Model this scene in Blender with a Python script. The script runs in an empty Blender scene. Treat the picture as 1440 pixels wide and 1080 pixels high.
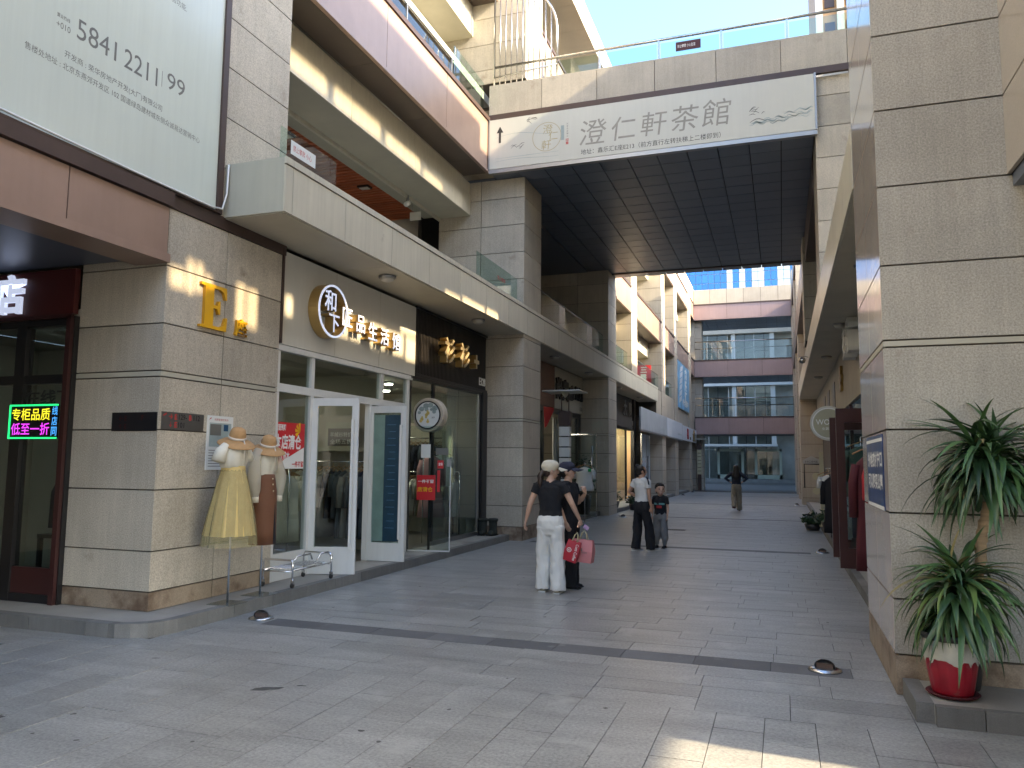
import bpy, bmesh, math, random
from mathutils import Vector, Matrix, noise as mnoise
random.seed(7)
scene = bpy.context.scene
COL = scene.collection
# ---------------------------------------------------------------- camera, sky, sun, exposure
F, CX, CY, HC = 1085.0, 720.0, 540.0, 1.56
Yd = Vector((1100 - CX, 654 - CY, F)).normalized()
hx = Vector((1, 0.0091, 0)); Xd = (hx - Yd * hx.dot(Yd)).normalized(); Zd = Xd.cross(Yd)
right = Vector((Xd[0], Yd[0], Zd[0])); down = Vector((Xd[1], Yd[1], Zd[1])); fwd = Vector((Xd[2], Yd[2], Zd[2]))
cd = bpy.data.cameras.new('camera'); cam = bpy.data.objects.new('camera', cd); COL.objects.link(cam)
mw = Matrix((right, -down, -fwd)).transposed().to_4x4(); mw.translation = (0, 0, HC)
cam.matrix_world = mw
cd.sensor_fit = 'HORIZONTAL'; cd.sensor_width = 36.0; cd.lens = F / 1440 * 36
cd.clip_start = 0.05; cd.clip_end = 1500
scene.camera = cam
def proj(p):
    d = Vector(p) - Vector((0, 0, HC)); w = d.dot(fwd)
    if w < .05: return None
    return (CX + F * d.dot(right) / w, CY + F * d.dot(down) / w)
SUN_EL, SUN_AZ = math.radians(30), math.radians(-6)      # azimuth measured from +x towards +y
SD = Vector((math.cos(SUN_EL) * math.cos(SUN_AZ), math.cos(SUN_EL) * math.sin(SUN_AZ), math.sin(SUN_EL)))
world = bpy.data.worlds.new('World'); scene.world = world; world.use_nodes = True
wn = world.node_tree
sky = wn.nodes.new('ShaderNodeTexSky'); sky.sky_type = 'NISHITA'; sky.sun_disc = False
sky.sun_elevation = SUN_EL; sky.sun_rotation = math.pi / 2 - SUN_AZ
sky.air_density = 1.0; sky.dust_density = 4.0; sky.ozone_density = 3.0
bg = wn.nodes['Background']; bg.inputs['Strength'].default_value = 0.11
wn.links.new(sky.outputs[0], bg.inputs[0])
sl = bpy.data.lights.new('sun', 'SUN'); sun = bpy.data.objects.new('sun', sl); COL.objects.link(sun)
sl.energy = 2.8; sl.angle = math.radians(0.8); sl.color = (1.0, 0.77, 0.50)
sun.rotation_euler = SD.to_track_quat('Z', 'Y').to_euler(); sun.location = (20, 0, 20)
scene.view_settings.view_transform = 'Standard'; scene.view_settings.look = 'None'
scene.view_settings.exposure = 2.95; scene.view_settings.gamma = 1.0
scene.view_settings.use_white_balance = True; scene.view_settings.white_balance_temperature = 6300; scene.view_settings.white_balance_tint = 5
scene.cycles.max_bounces = 8; scene.cycles.diffuse_bounces = 5; scene.cycles.transparent_max_bounces = 24
scene.cycles.use_denoising = True; scene.cycles.caustics_reflective = False; scene.cycles.caustics_refractive = False
scene.cycles.sample_clamp_indirect = 6

# ---------------------------------------------------------------- materials
MAT = {}
def nodes_of(m):
    m.use_nodes = True
    return m.node_tree, m.node_tree.nodes['Principled BSDF']
def M(name, col, rough=.6, metal=0., spec=.5, var=0., vscale=2., speck=0., sscale=120., rnd=0., bump=0., bscale=60., streak=0., emit=0., ecol=None, coat=0., alpha=1., trans=0., stretch=(1, 1, 1), stain=None):
    """procedural surface: colour, slow variation, fine speckle, one random tone per piece, wear streaks, relief"""
    m = bpy.data.materials.new(name); nt, b = nodes_of(m); N, L = nt.nodes, nt.links
    b.inputs['Roughness'].default_value = rough; b.inputs['Metallic'].default_value = metal
    b.inputs['Specular IOR Level'].default_value = spec; b.inputs['Coat Weight'].default_value = coat
    b.inputs['Alpha'].default_value = alpha
    geo = N.new('ShaderNodeNewGeometry'); pos = geo.outputs['Position']
    mp = N.new('ShaderNodeMapping'); mp.inputs['Scale'].default_value = stretch; L.new(pos, mp.inputs['Vector']); pos2 = mp.outputs[0]
    val = None
    def add(sock, amt):
        nonlocal val
        a = N.new('ShaderNodeMath'); a.operation = 'MULTIPLY_ADD'
        L.new(sock, a.inputs[0]); a.inputs[1].default_value = amt * 2; a.inputs[2].default_value = 1 - amt
        if val is None: val = a.outputs[0]
        else:
            c = N.new('ShaderNodeMath'); c.operation = 'MULTIPLY'; L.new(val, c.inputs[0]); L.new(a.outputs[0], c.inputs[1]); val = c.outputs[0]
    def noise(scale, vec, detail=4., rgh=.6):
        n = N.new('ShaderNodeTexNoise'); n.inputs['Scale'].default_value = scale; n.inputs['Detail'].default_value = detail
        n.inputs['Roughness'].default_value = rgh; L.new(vec, n.inputs['Vector']); return n.outputs['Fac']
    if var: add(noise(vscale, pos2), var * 2)
    if speck: add(noise(sscale, pos, 3., .75), speck * 2)
    if rnd:
        oi = N.new('ShaderNodeObjectInfo'); add(oi.outputs['Random'], rnd)
    if streak:
        mq = N.new('ShaderNodeMapping'); mq.inputs['Scale'].default_value = (9, 9, .5); L.new(pos, mq.inputs['Vector'])
        add(noise(1.6, mq.outputs[0], 5., .65), streak * 2)
    rgb = N.new('ShaderNodeRGB'); rgb.outputs[0].default_value = (*col, 1)
    out = rgb.outputs[0]
    if val is not None:
        mx = N.new('ShaderNodeVectorMath'); mx.operation = 'SCALE'; L.new(out, mx.inputs[0]); L.new(val, mx.inputs['Scale']); out = mx.outputs[0]
    if stain:                                              # blotches of dirt with a shape of their own
        sc, lo, hi, scol = stain
        cr = N.new('ShaderNodeMapRange'); cr.inputs[1].default_value = lo; cr.inputs[2].default_value = hi
        L.new(noise(sc, pos, 6., .62), cr.inputs[0])
        mix = N.new('ShaderNodeMix'); mix.data_type = 'RGBA'; L.new(cr.outputs[0], mix.inputs[0]); L.new(out, mix.inputs[6]); mix.inputs[7].default_value = (*scol, 1); out = mix.outputs[2]
    L.new(out, b.inputs['Base Color'])
    if bump:
        bp = N.new('ShaderNodeBump'); bp.inputs['Strength'].default_value = bump; bp.inputs['Distance'].default_value = .01
        L.new(noise(bscale, pos), bp.inputs['Height']); L.new(bp.outputs[0], b.inputs['Normal'])
    if emit:
        b.inputs['Emission Color'].default_value = (*(ecol or col), 1); b.inputs['Emission Strength'].default_value = emit
    if trans: b.inputs['Transmission Weight'].default_value = trans
    MAT[name] = m
    return m
def glass(name, tint=(.9, .95, .94), rough=.0, ior=1.5, extra=.0):
    m = bpy.data.materials.new(name); nt, b = nodes_of(m); N, L = nt.nodes, nt.links
    N.remove(b); o = N['Material Output']
    t = N.new('ShaderNodeBsdfTransparent'); t.inputs[0].default_value = (*tint, 1)
    g = N.new('ShaderNodeBsdfGlossy'); g.inputs['Roughness'].default_value = rough; g.inputs[0].default_value = (.95, .97, 1, 1)
    fr = N.new('ShaderNodeFresnel'); fr.inputs[0].default_value = ior
    a = N.new('ShaderNodeMath'); a.operation = 'ADD'; a.use_clamp = True; a.inputs[1].default_value = extra; L.new(fr.outputs[0], a.inputs[0])
    ge = N.new('ShaderNodeNewGeometry'); iv = N.new('ShaderNodeMath'); iv.operation = 'MULTIPLY_ADD'; iv.inputs[1].default_value = -1; iv.inputs[2].default_value = 1; L.new(ge.outputs['Backfacing'], iv.inputs[0])
    pr = N.new('ShaderNodeMath'); pr.operation = 'MULTIPLY'; L.new(a.outputs[0], pr.inputs[0]); L.new(iv.outputs[0], pr.inputs[1])
    mx = N.new('ShaderNodeMixShader'); L.new(pr.outputs[0], mx.inputs[0]); L.new(t.outputs[0], mx.inputs[1]); L.new(g.outputs[0], mx.inputs[2])
    L.new(mx.outputs[0], o.inputs[0]); MAT[name] = m
    return m
def fabric_sheer(name, col, amount):
    m = bpy.data.materials.new(name); nt, b = nodes_of(m); N, L = nt.nodes, nt.links
    b.inputs['Base Color'].default_value = (*col, 1); b.inputs['Roughness'].default_value = .8
    t = N.new('ShaderNodeBsdfTransparent'); mx = N.new('ShaderNodeMixShader'); mx.inputs[0].default_value = amount
    L.new(t.outputs[0], mx.inputs[1]); L.new(b.outputs[0], mx.inputs[2]); L.new(mx.outputs[0], N['Material Output'].inputs[0]); MAT[name] = m

M('granite', (.445, .405, .335), .55, var=.15, vscale=1.3, speck=.42, sscale=80, rnd=.11, streak=.10, bump=.05, bscale=150, stain=(2.3, .62, .80, (.24, .19, .145)))
M('granite_base', (.31, .25, .185), .55, var=.2, vscale=2.2, speck=.3, sscale=95, rnd=.08, stain=(3.2, .46, .66, (.13, .085, .055)), bump=.05)
M('granite_grey', (.36, .338, .295), .6, var=.14, vscale=1.5, speck=.45, sscale=75, rnd=.10, streak=.09, bump=.10, bscale=110, stain=(2.0, .64, .8, (.26, .22, .17)))
M('granite_polished', (.44, .385, .33), .13, spec=.6, var=.08, vscale=1.4, speck=.10, sscale=95, rnd=.05)
M('granite_far', (.42, .37, .30), .6, var=.12, vscale=1., speck=.12, sscale=60, rnd=.06, streak=.08)
M('joint', (.075, .066, .055), .9)
M('trim_stone', (.42, .40, .33), .5, var=.08)
M('paver', (.258, .258, .25), .36, spec=.75, var=.24, vscale=2.2, speck=.50, sscale=48, rnd=.11, bump=.06, bscale=45, stretch=(.45, 2.2, 1), stain=(2.6, .56, .72, (.36, .36, .345)))
M('paver_dark', (.115, .116, .12), .6, var=.2, vscale=2.5, speck=.25, sscale=80, rnd=.14, bump=.1, stain=(4, .6, .72, (.2, .2, .195)))
M('paver_light', (.30, .29, .27), .65, var=.15, vscale=5, speck=.2, sscale=80)
M('paver_joint', (.085, .08, .075), .95, var=.3, vscale=8)
M('kerb', (.15, .15, .145), .7, var=.2, vscale=2.5, speck=.2, rnd=.16, streak=.12, bump=.1)
M('platform', (.30, .29, .265), .65, var=.15, vscale=2., speck=.16, rnd=.06, stain=(1.6, .55, .75, (.19, .18, .16)))
M('cream_metal', (.57, .54, .445), .36, spec=.5, var=.07, vscale=1.2, rnd=.04, streak=.10, stain=(5, .66, .78, (.42, .39, .31)))
M('cream_soffit', (.50, .47, .38), .45, var=.10, vscale=1.5, rnd=.03)
M('cream_end', (.43, .42, .35), .5, var=.05, streak=.05)
M('copper', (.35, .245, .20), .33, metal=.3, spec=.5, var=.10, vscale=1.6, rnd=.05, streak=.03, stain=(7, .66, .74, (.42, .33, .28)))
M('copper_mauve', (.34, .245, .235), .42, metal=.25, var=.07, vscale=1.2, rnd=.05, streak=.06)
M('brown_trim', (.075, .05, .043), .4, metal=.3, var=.12, vscale=4)
M('brown_under', (.085, .065, .055), .5, var=.1)
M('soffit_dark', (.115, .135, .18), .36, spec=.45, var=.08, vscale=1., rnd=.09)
M('dark_gap', (.008, .008, .01), .9)
M('black_metal', (.012, .012, .014), .35, spec=.5)
M('black_rib', (.02, .018, .018), .4)
M('dark_red_metal', (.045, .016, .016), .28, spec=.5, var=.1)
M('white_frame', (.66, .67, .66), .35, var=.04, streak=.05)
M('white_panel', (.62, .615, .57), .35, var=.03, streak=.03)
M('sign_white', (.57, .575, .52), .4, var=.04, vscale=.8, streak=.03)
M('billboard', (.55, .60, .55), .16, spec=.6, var=.035, vscale=.6, streak=.035, stain=(14, .72, .76, (.40, .42, .38)))
M('print_grey', (.14, .14, .13), .5)
M('print_brush', (.29, .28, .25), .55, var=.15, vscale=9)
M('print_black', (.025, .025, .025), .5)
M('print_gold', (.42, .36, .20), .55)
M('print_blue', (.33, .40, .40), .55, var=.2, vscale=4)
M('print_red', (.45, .03, .03), .5)
M('print_green', (.01, .28, .07), .5)
M('print_white', (.80, .80, .78), .5)
M('yellow_paint', (.78, .42, .015), .35, coat=.3)
M('yellow_side', (.50, .25, .01), .4)
M('gold_metal', (.55, .38, .15), .28, metal=.8)
M('steel', (.55, .55, .55), .25, metal=1.0, var=.05)
M('steel_dull', (.35, .35, .35), .4, metal=.9)
M('chrome', (.75, .75, .76), .1, metal=1.0)
M('rubber', (.015, .015, .015), .7)
M('led_white', (.75, .78, .85), .5, emit=.09, ecol=(.7, .75, 1))
M('led_warm', (.9, .8, .6), .5, emit=.2, ecol=(1, .85, .6))
M('neon_green', (.05, .8, .2), .5, emit=.16, ecol=(.05, 1, .25))
M('neon_yellow', (.9, .8, .05), .5, emit=.16, ecol=(1, .85, .03))
M('neon_magenta', (.8, .05, .8), .5, emit=.16, ecol=(.85, .06, 1))
M('neon_blue', (.1, .4, .9), .5, emit=.16, ecol=(.08, .4, 1))
M('lamp_glow', (1, .9, .75), .5, emit=22, ecol=(1, .88, .68))
M('lamp_cool', (1, 1, 1), .5, emit=6, ecol=(.95, .98, 1))
M('lamp_dome', (.55, .53, .47), .35)
M('red_poster', (.55, .022, .03), .45, var=.06)
M('red_dark', (.06, .008, .008), .5)
M('blue_poster', (.02, .05, .16), .4, var=.5, vscale=4)
M('sky_poster', (.18, .40, .62), .4, var=.5, vscale=1.6)
M('paper', (.68, .70, .69), .6)
M('interior_wall', (.42, .39, .33), .8, var=.06)
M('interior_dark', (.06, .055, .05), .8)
M('interior_floor', (.17, .15, .13), .3, var=.1)
M('interior_warm', (.62, .43, .23), .6, var=.1)
M('wood', (.35, .2, .09), .5, var=.2, vscale=12)
M('wood_brown', (.16, .07, .04), .5, var=.2, vscale=9)
M('slat_red', (.42, .115, .05), .55, var=.12, vscale=3, rnd=.15)
M('door_blue', (.035, .085, .16), .25, var=.25, vscale=3)
M('soil', (.05, .035, .025), .95, var=.3, vscale=20)
glass('shop_glass', (.72, .78, .77), extra=.04)
glass('door_glass', (.86, .92, .90), extra=.03)
glass('rail_glass', (.80, .90, .87), extra=.05)
glass('sun_filter', (.80, .77, .72), extra=.05)  # this and the next dim the sun through the added mask
glass('sun_filter_dim', (.62, .60, .56), extra=.05)
glass('far_glass', (.78, .80, .79), extra=.02)
# ---------------------------------------------------------------- helpers
ORG = {}
def put(o, parent, loc):
    COL.objects.link(o); loc = Vector(loc)
    if parent is not None:
        o.parent = parent; o.location = loc - ORG[parent.name]
    else: o.location = loc
    ORG[o.name] = loc
    return o
def thing(name, label, cat, loc=(0, 0, 0), group=None, rz=None):
    """an Empty at the thing's base; with rz its parts are given in local coordinates"""
    o = bpy.data.objects.new(name, None); o.empty_display_size = .1; COL.objects.link(o); o.location = loc
    ORG[o.name] = Vector(loc) if rz is None else Vector((0, 0, 0))
    if rz is not None: o.rotation_euler = (0, 0, rz)
    return tag(o, label, cat, group)
def tag(o, label=None, cat=None, group=None, kind=None):
    for k, v in (('label', label), ('category', cat), ('group', group), ('kind', kind)):
        if v: o[k] = v
    return o
def mesh_obj(name, verts, faces, mat, parent=None, org=None, smooth=False):
    if org is None:
        n = len(verts); org = Vector((sum(v[0] for v in verts) / n, sum(v[1] for v in verts) / n, min(v[2] for v in verts)))
    org = Vector(org); me = bpy.data.meshes.new(name)
    me.from_pydata([tuple(Vector(v) - org) for v in verts], [], faces)
    me.materials.append(MAT[mat] if isinstance(mat, str) else mat)
    if smooth: me.polygons.foreach_set('use_smooth', [True] * len(me.polygons))
    me.update()
    return put(bpy.data.objects.new(name, me), parent, org)
BOX = {}
BF = [(0, 3, 2, 1), (4, 5, 6, 7), (0, 1, 5, 4), (1, 2, 6, 5), (2, 3, 7, 6), (3, 0, 4, 7)]
def bverts(x0, x1, y0, y1, z0, z1):
    return [(x0, y0, z0), (x1, y0, z0), (x1, y1, z0), (x0, y1, z0), (x0, y0, z1), (x1, y0, z1), (x1, y1, z1), (x0, y1, z1)]
def box(name, x0, x1, y0, y1, z0, z1, mat, parent=None):
    dx, dy, dz = x1 - x0, y1 - y0, z1 - z0
    key = (round(dx, 4), round(dy, 4), round(dz, 4), mat); me = BOX.get(key)
    if me is None:
        me = bpy.data.meshes.new(name); me.from_pydata(bverts(-dx / 2, dx / 2, -dy / 2, dy / 2, 0, dz), [], BF); me.materials.append(MAT[mat]); BOX[key] = me
    return put(bpy.data.objects.new(name, me), parent, ((x0 + x1) / 2, (y0 + y1) / 2, z0))
def boxes(name, lst, mat, parent=None, smooth=False):
    V, Fc = [], []
    for b in lst:
        n = len(V); V += bverts(*b); Fc += [tuple(i + n for i in f) for f in BF]
    return mesh_obj(name, V, Fc, mat, parent, smooth=smooth)
def tube_data(path, r, seg=8, closed=False):
    """swept tube along a list of points; r a number or one per point"""
    P = [Vector(p) for p in path]; n = len(P); V, Fc = [], []
    up = Vector((0, 0, 1))
    prev = None
    for i, p in enumerate(P):
        a = P[(i - 1) % n] if (i > 0 or closed) else p; b = P[(i + 1) % n] if (i < n - 1 or closed) else p
        t = (b - a).normalized()
        if prev is None:
            ref = up if abs(t.z) < .9 else Vector((1, 0, 0)); u = t.cross(ref).normalized()
        else:
            u = (prev - t * prev.dot(t)).normalized()
        prev = u; w = t.cross(u); rr = r[i] if isinstance(r, (list, tuple)) else r
        for k in range(seg):
            an = 2 * math.pi * k / seg; V.append(tuple(p + u * (rr * math.cos(an)) + w * (rr * math.sin(an))))
    m = n if closed else n - 1
    for i in range(m):
        for k in range(seg):
            a, b = i * seg + k, i * seg + (k + 1) % seg; c = ((i + 1) % n) * seg
            Fc.append((a, b, c + (k + 1) % seg, c + k))
    if not closed:
        Fc.append(tuple(reversed(range(seg)))); Fc.append(tuple(range((n - 1) * seg, n * seg)))
    return V, Fc
def tube(name, path, r, mat, parent=None, seg=8, closed=False):
    V, Fc = tube_data(path, r, seg, closed); return mesh_obj(name, V, Fc, mat, parent, smooth=True)
def tubes(name, paths, r, mat, parent=None, seg=8):
    V, Fc = [], []
    for p in paths:
        v, f = tube_data(p, r, seg); n = len(V); V += v; Fc += [tuple(i + n for i in q) for q in f]
    return mesh_obj(name, V, Fc, mat, parent, smooth=True)
def lathe_data(prof, c=(0, 0, 0), seg=32, axis='z', mod=None):
    V, Fc = [], []
    for i, (r, h) in enumerate(prof):
        for k in range(seg):
            a = 2 * math.pi * k / seg; rr = r * (mod(a, i) if mod else 1)
            if axis == 'z': V.append((c[0] + rr * math.cos(a), c[1] + rr * math.sin(a), c[2] + h))
            elif axis == 'x': V.append((c[0] + h, c[1] + rr * math.cos(a), c[2] + rr * math.sin(a)))
            else: V.append((c[0] + rr * math.cos(a), c[1] + h, c[2] + rr * math.sin(a)))
    for i in range(len(prof) - 1):
        for k in range(seg):
            a, b = i * seg + k, i * seg + (k + 1) % seg; Fc.append((a, b, b + seg, a + seg))
    if prof[0] != prof[-1]:
        Fc.append(tuple(reversed(range(seg)))); Fc.append(tuple(range((len(prof) - 1) * seg, len(prof) * seg)))
    return V, Fc
def lathe(name, prof, c, mat, parent=None, seg=32, axis='z', mod=None, smooth=True):
    V, Fc = lathe_data(prof, c, seg, axis, mod); return mesh_obj(name, V, Fc, mat, parent, smooth=smooth)
def prism(name, pts, origin, R_, U_, depth, mat, parent=None):
    """flat outline (u,v) on the plane R_,U_ given thickness along its normal"""
    R_, U_ = Vector(R_), Vector(U_); Nn = R_.cross(U_); o = Vector(origin); n = len(pts)
    V = [tuple(o + R_ * u + U_ * v) for u, v in pts] + [tuple(o + R_ * u + U_ * v + Nn * depth) for u, v in pts]
    Fc = [tuple(reversed(range(n))), tuple(range(n, 2 * n))] + [(i, (i + 1) % n, n + (i + 1) % n, n + i) for i in range(n)]
    return mesh_obj(name, V, Fc, mat, parent)
RX, UZ = Vector((1, 0, 0)), Vector((0, 0, 1))
FACE = {'street': Vector((0, 1, 0)), 'cam': Vector((1, 0, 0)), 'left': Vector((0, -1, 0))}   # reading direction of a surface: left block, facing the camera, right block
GLY = {}
def glyphs(txt, weight=0., extrude=0.):
    key = (txt, weight, extrude)
    if key not in GLY:
        c = bpy.data.curves.new('t', 'FONT'); c.body = txt; c.offset = weight; c.extrude = extrude; c.resolution_u = 3
        o = bpy.data.objects.new('t', c); m = bpy.data.meshes.new_from_object(o)
        vs = [tuple(v.co) for v in m.vertices]; fs = [tuple(p.vertices) for p in m.polygons]
        bpy.data.objects.remove(o); bpy.data.curves.remove(c); bpy.data.meshes.remove(m); GLY[key] = (vs, fs)
    return GLY[key]
def text(name, txt, center, face, em, mat, parent=None, weight=0., depth=0., width=None, height=None, shear=0., up=UZ):
    """lettering as a mesh on a surface; em = letter size in metres, width / height stretch it to a box"""
    Rr = FACE[face] if isinstance(face, str) else Vector(face); Nn = Rr.cross(up)
    vs, fs = glyphs(txt, weight, depth / em / 2 if depth else 0.)
    xs = [v[0] for v in vs]; ys = [v[1] for v in vs]; cx, cy = (min(xs) + max(xs)) / 2, (min(ys) + max(ys)) / 2
    sx = width / (max(xs) - min(xs)) if width else em; sy = height / (max(ys) - min(ys)) if height else (em if not width else em)
    c = Vector(center); V = [tuple(c + Rr * ((v[0] - cx) * sx + shear * (v[1] - cy) * sy) + up * ((v[1] - cy) * sy) + Nn * (v[2] * em + depth / 2)) for v in vs]
    return mesh_obj(name, V, fs, mat, parent, org=c)
def pier(name, x0, x1, y0, y1, zs, parent, sides='Xy', mat='granite', smat=None, splits=None, t=.026, g=.0135, base=None):
    """masonry pier: a recessed core with every stone slab a piece of its own; sides X x Y y name the clad faces"""
    core = box(name, x0 + (t if 'x' in sides else 0), x1 - (t if 'X' in sides else 0), y0 + (t if 'y' in sides else 0), y1 - (t if 'Y' in sides else 0), zs[0], zs[-1], 'joint', parent)
    splits = splits or {}
    for a, b in zip(zs, zs[1:]):
        zb, zt = a + g / 2, b - g / 2
        for s in sides:
            m = (smat or {}).get(s, mat)
            if base and b <= base: m = 'granite_base'
            if b - a < .07: m = 'trim_stone'
            if s in 'Xx':
                lo, hi = y0 + (t if 'y' in sides else 0), y1 - (t if 'Y' in sides else 0)
                cuts = [lo] + [c for c in splits.get(s, [])] + [hi]
                for i, (p, q) in enumerate(zip(cuts, cuts[1:])):
                    p2, q2 = p + (g / 2 if i else 0), q - (g / 2 if i < len(cuts) - 2 else 0)
                    if s == 'X': box('stone_slab', x1 - t - .01, x1, p2, q2, zb, zt, m, core)
                    else: box('stone_slab', x0, x0 + t + .01, p2, q2, zb, zt, m, core)
            else:
                cuts = [x0] + [c for c in splits.get(s, [])] + [x1]
                for i, (p, q) in enumerate(zip(cuts, cuts[1:])):
                    p2, q2 = p + (g / 2 if i else 0), q - (g / 2 if i < len(cuts) - 2 else 0)
                    if s == 'y': box('stone_slab', p2, q2, y0, y0 + t - .001, zb, zt, m, core)
                    else: box('stone_slab', p2, q2, y1 - t + .001, y1, zb, zt, m, core)
    return core
def courses(z0, z1, step=.583, start=None):
    zs = [z0]; z = start if start is not None else z0 + step
    while z < z1 - .12: zs.append(round(z, 3)); z += step
    return zs + [z1]
def frange(a, b, s):
    out = []
    while a < b - 1e-6: out.append(a); a += s
    return out
# ---------------------------------------------------------------- ground
gnd = box('ground', -300, 300, -200, 500, -.30, -.04, 'paver', None); tag(gnd, 'wide grey ground beyond the paved street', 'ground', kind='structure')
pave = box('pavement', -14, 8, -8, 66, -.035, -.009, 'paver_joint', None); tag(pave, 'grey granite slab paving of the pedestrian street', 'pavement', kind='structure')
TL = []
G = .0045
rt = random.Random(3)
w = .29
i0 = 0
for k, x in enumerate(frange(-10.0, 3.4, w)):                     # near field: slabs laid along the street
    y = 5.21 - .0
    off = rt.choice([.87, .58, .29, .44, .73])
    lens = [off] + [.87] * 8
    for l in lens:
        if y - l < 1.2: break
        TL.append((x, x + w, y - l, y, 'paver')); y -= l
rows = frange(5.21, 45.5, .29)
for r, y in enumerate(rows):                                       # the street: courses laid across
    dark = any(abs(y - d) < .145 for d in (6.33, 14.75, 23.2, 31.6, 40.0))
    x = -8.4 if y < 5.5 else -5.25
    x -= rt.uniform(0, .6)
    while x < 1.0:
        l = rt.choice([.72, .72, .58, .87]) if not dark else .58
        a, b = max(x, -8.4 if y < 5.5 else -5.25), min(x + l, .95 if y > 5.5 else 3.3)
        if b - a > .05:
            m = 'paver_dark' if dark and -4.5 < (a + b) / 2 < .62 and rt.random() < .96 else 'paver'
            if y < 5.5 and b > .9: m = 'paver'
            TL.append((a, b, y, y + .29, m))
        x += l
vis = []
for t in TL:
    c = proj(((t[0] + t[1]) / 2, (t[2] + t[3]) / 2, 0))
    inside = c is not None and -70 < c[0] < 1510 and c[1] < 1140
    if inside:
        d = ((t[0] + t[1]) / 2) ** 2 + ((t[2] + t[3]) / 2) ** 2
        vis.append((d, t))
vis.sort(key=lambda q: q[0])
SPECIAL = {}
for n, (d, t) in enumerate(vis[:300]):
    dz = rt.uniform(-.0015, .0012)
    cxm, cym = (t[0] + t[1]) / 2, (t[2] + t[3]) / 2
    m = t[4]
    if m == 'paver' and False: m = 'paver_light'
    box('paving_slab', t[0] + G / 2, t[1] - G / 2, t[2] + G / 2, t[3] - G / 2, -.02, dz, m, pave)
for mm in ('paver', 'paver_dark'):
    lst = [(t[0] + G / 2, t[1] - G / 2, t[2] + G / 2, t[3] - G / 2, -.02, rt.uniform(-.0015, .0012)) for d, t in vis[300:] if t[4] == mm]
    if lst: tag(boxes('paving_slabs', lst, mm, pave), kind='stuff')
    print('tiles', mm, len(lst))
# stains on the paving
M('stain_dark', (.075, .075, .072), .7, var=.3, vscale=14)
def blot(cx, cy, rx, ry, rot, mat, z=.0025, n=22, seed=1):
    rr = random.Random(seed); pts = []
    for i in range(n):
        a = 2 * math.pi * i / n; k = .75 + .4 * mnoise.noise(Vector((math.cos(a) * 1.3 + seed, math.sin(a) * 1.3, 0)))
        u, v = rx * k * math.cos(a), ry * k * math.sin(a); pts.append((cx + u * math.cos(rot) - v * math.sin(rot), cy + u * math.sin(rot) + v * math.cos(rot), z))
    return mesh_obj('stain', pts, [tuple(range(n))], mat, pave)
blot(-3.38, 4.62, .13, .055, .5, 'stain_dark', seed=4)
blot(-3.20, 4.77, .05, .015, .2, 'stain_dark', seed=9)
blot(-2.35, 4.12, .03, .02, 0, 'stain_dark', seed=12)
blot(-4.7, 5.0, .04, .015, .4, 'stain_dark', seed=15)
M('gum', (.12, .118, .112), .8); M('gum_pale', (.40, .395, .375), .8)
for k in range(70):                                                 # trodden gum and pale scuffs
    y_ = 3.4 + 11 * rt.random() ** 1.6; x_ = rt.uniform(-4.8, .6); r_ = rt.uniform(.008, .022)
    if y_ < 5.2 or True: blot(x_, y_, r_ * rt.uniform(1, 1.6), r_, rt.uniform(0, 3), 'gum' if k % 3 else 'gum_pale', z=.0021 + .00001 * k, n=10, seed=30 + k)
# raised shop platforms with kerb stones
def platform(name, label, outline_x, y0, y1, xin, side, kerb_len=.62):
    s = -1 if side == 'L' else 1
    xo = outline_x
    a, b = (xin, xo - .10) if side == 'L' else (xo + .10, xin)
    p = box(name, a, b, y0, y1, -.02, .116, 'platform', None); tag(p, label, 'platform', kind='structure')
    for y in frange(y0, y1, kerb_len):
        q = min(y + kerb_len, y1)
        if side == 'L': box('kerb_stone', xo - .10, xo, y + .003, q - .003, -.02, .122, 'kerb', p)
        else: box('kerb_stone', xo, xo + .10, y + .003, q - .003, -.02, .122, 'kerb', p)
    return p
pl = platform('pavement_platform', 'raised stone platform along the left shopfronts', -5.22, 5.95, 14.85, -6.9, 'L')
# rounded corner and return of the near platform
cpts = [(-5.22, 5.95)] + [(-5.62 + .40 * math.cos(a), 5.80 + .40 * math.sin(a)) for a in [math.radians(d) for d in (0, -20, -40, -60, -80, -90)]] + [(-12.0, 5.40)]
inner = [(-5.32, 5.95)] + [(-5.62 + .30 * math.cos(a), 5.80 + .30 * math.sin(a)) for a in [math.radians(d) for d in (0, -20, -40, -60, -80, -90)]] + [(-12.0, 5.50)]
V = [(x, y, -.02) for x, y in inner] + [(-12, 5.95, -.02)] + [(x, y, .1155) for x, y in inner] + [(-12, 5.95, .1155)]
n = len(inner) + 1
mesh_obj('platform_corner', V, [tuple(reversed(range(n))), tuple(range(n, 2 * n))] + [(i, (i + 1) % n, n + (i + 1) % n, n + i) for i in range(n)], 'platform', pl)
def kerb_piece(p, q, ip, iq):
    V = [(*p, -.02), (*q, -.02), (*iq, -.02), (*ip, -.02), (*p, .122), (*q, .122), (*iq, .122), (*ip, .122)]
    mesh_obj('kerb_stone', V, [(0, 1, 2, 3), (7, 6, 5, 4), (4, 5, 1, 0), (5, 6, 2, 1), (6, 7, 3, 2), (7, 4, 0, 3)], 'kerb', pl)
for i in range(len(cpts) - 2): kerb_piece(cpts[i], cpts[i + 1], inner[i], inner[i + 1])
for x in frange(-12, -5.62, .68):
    q = min(x + .68, -5.62); kerb_piece((q - .003, 5.40), (x + .003, 5.40), (q - .003, 5.50), (x + .003, 5.50))
platform('pavement_platform', 'raised stone platform past the second pier on the left', -5.22, 16.06, 23.1, -6.9, 'L')
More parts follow.
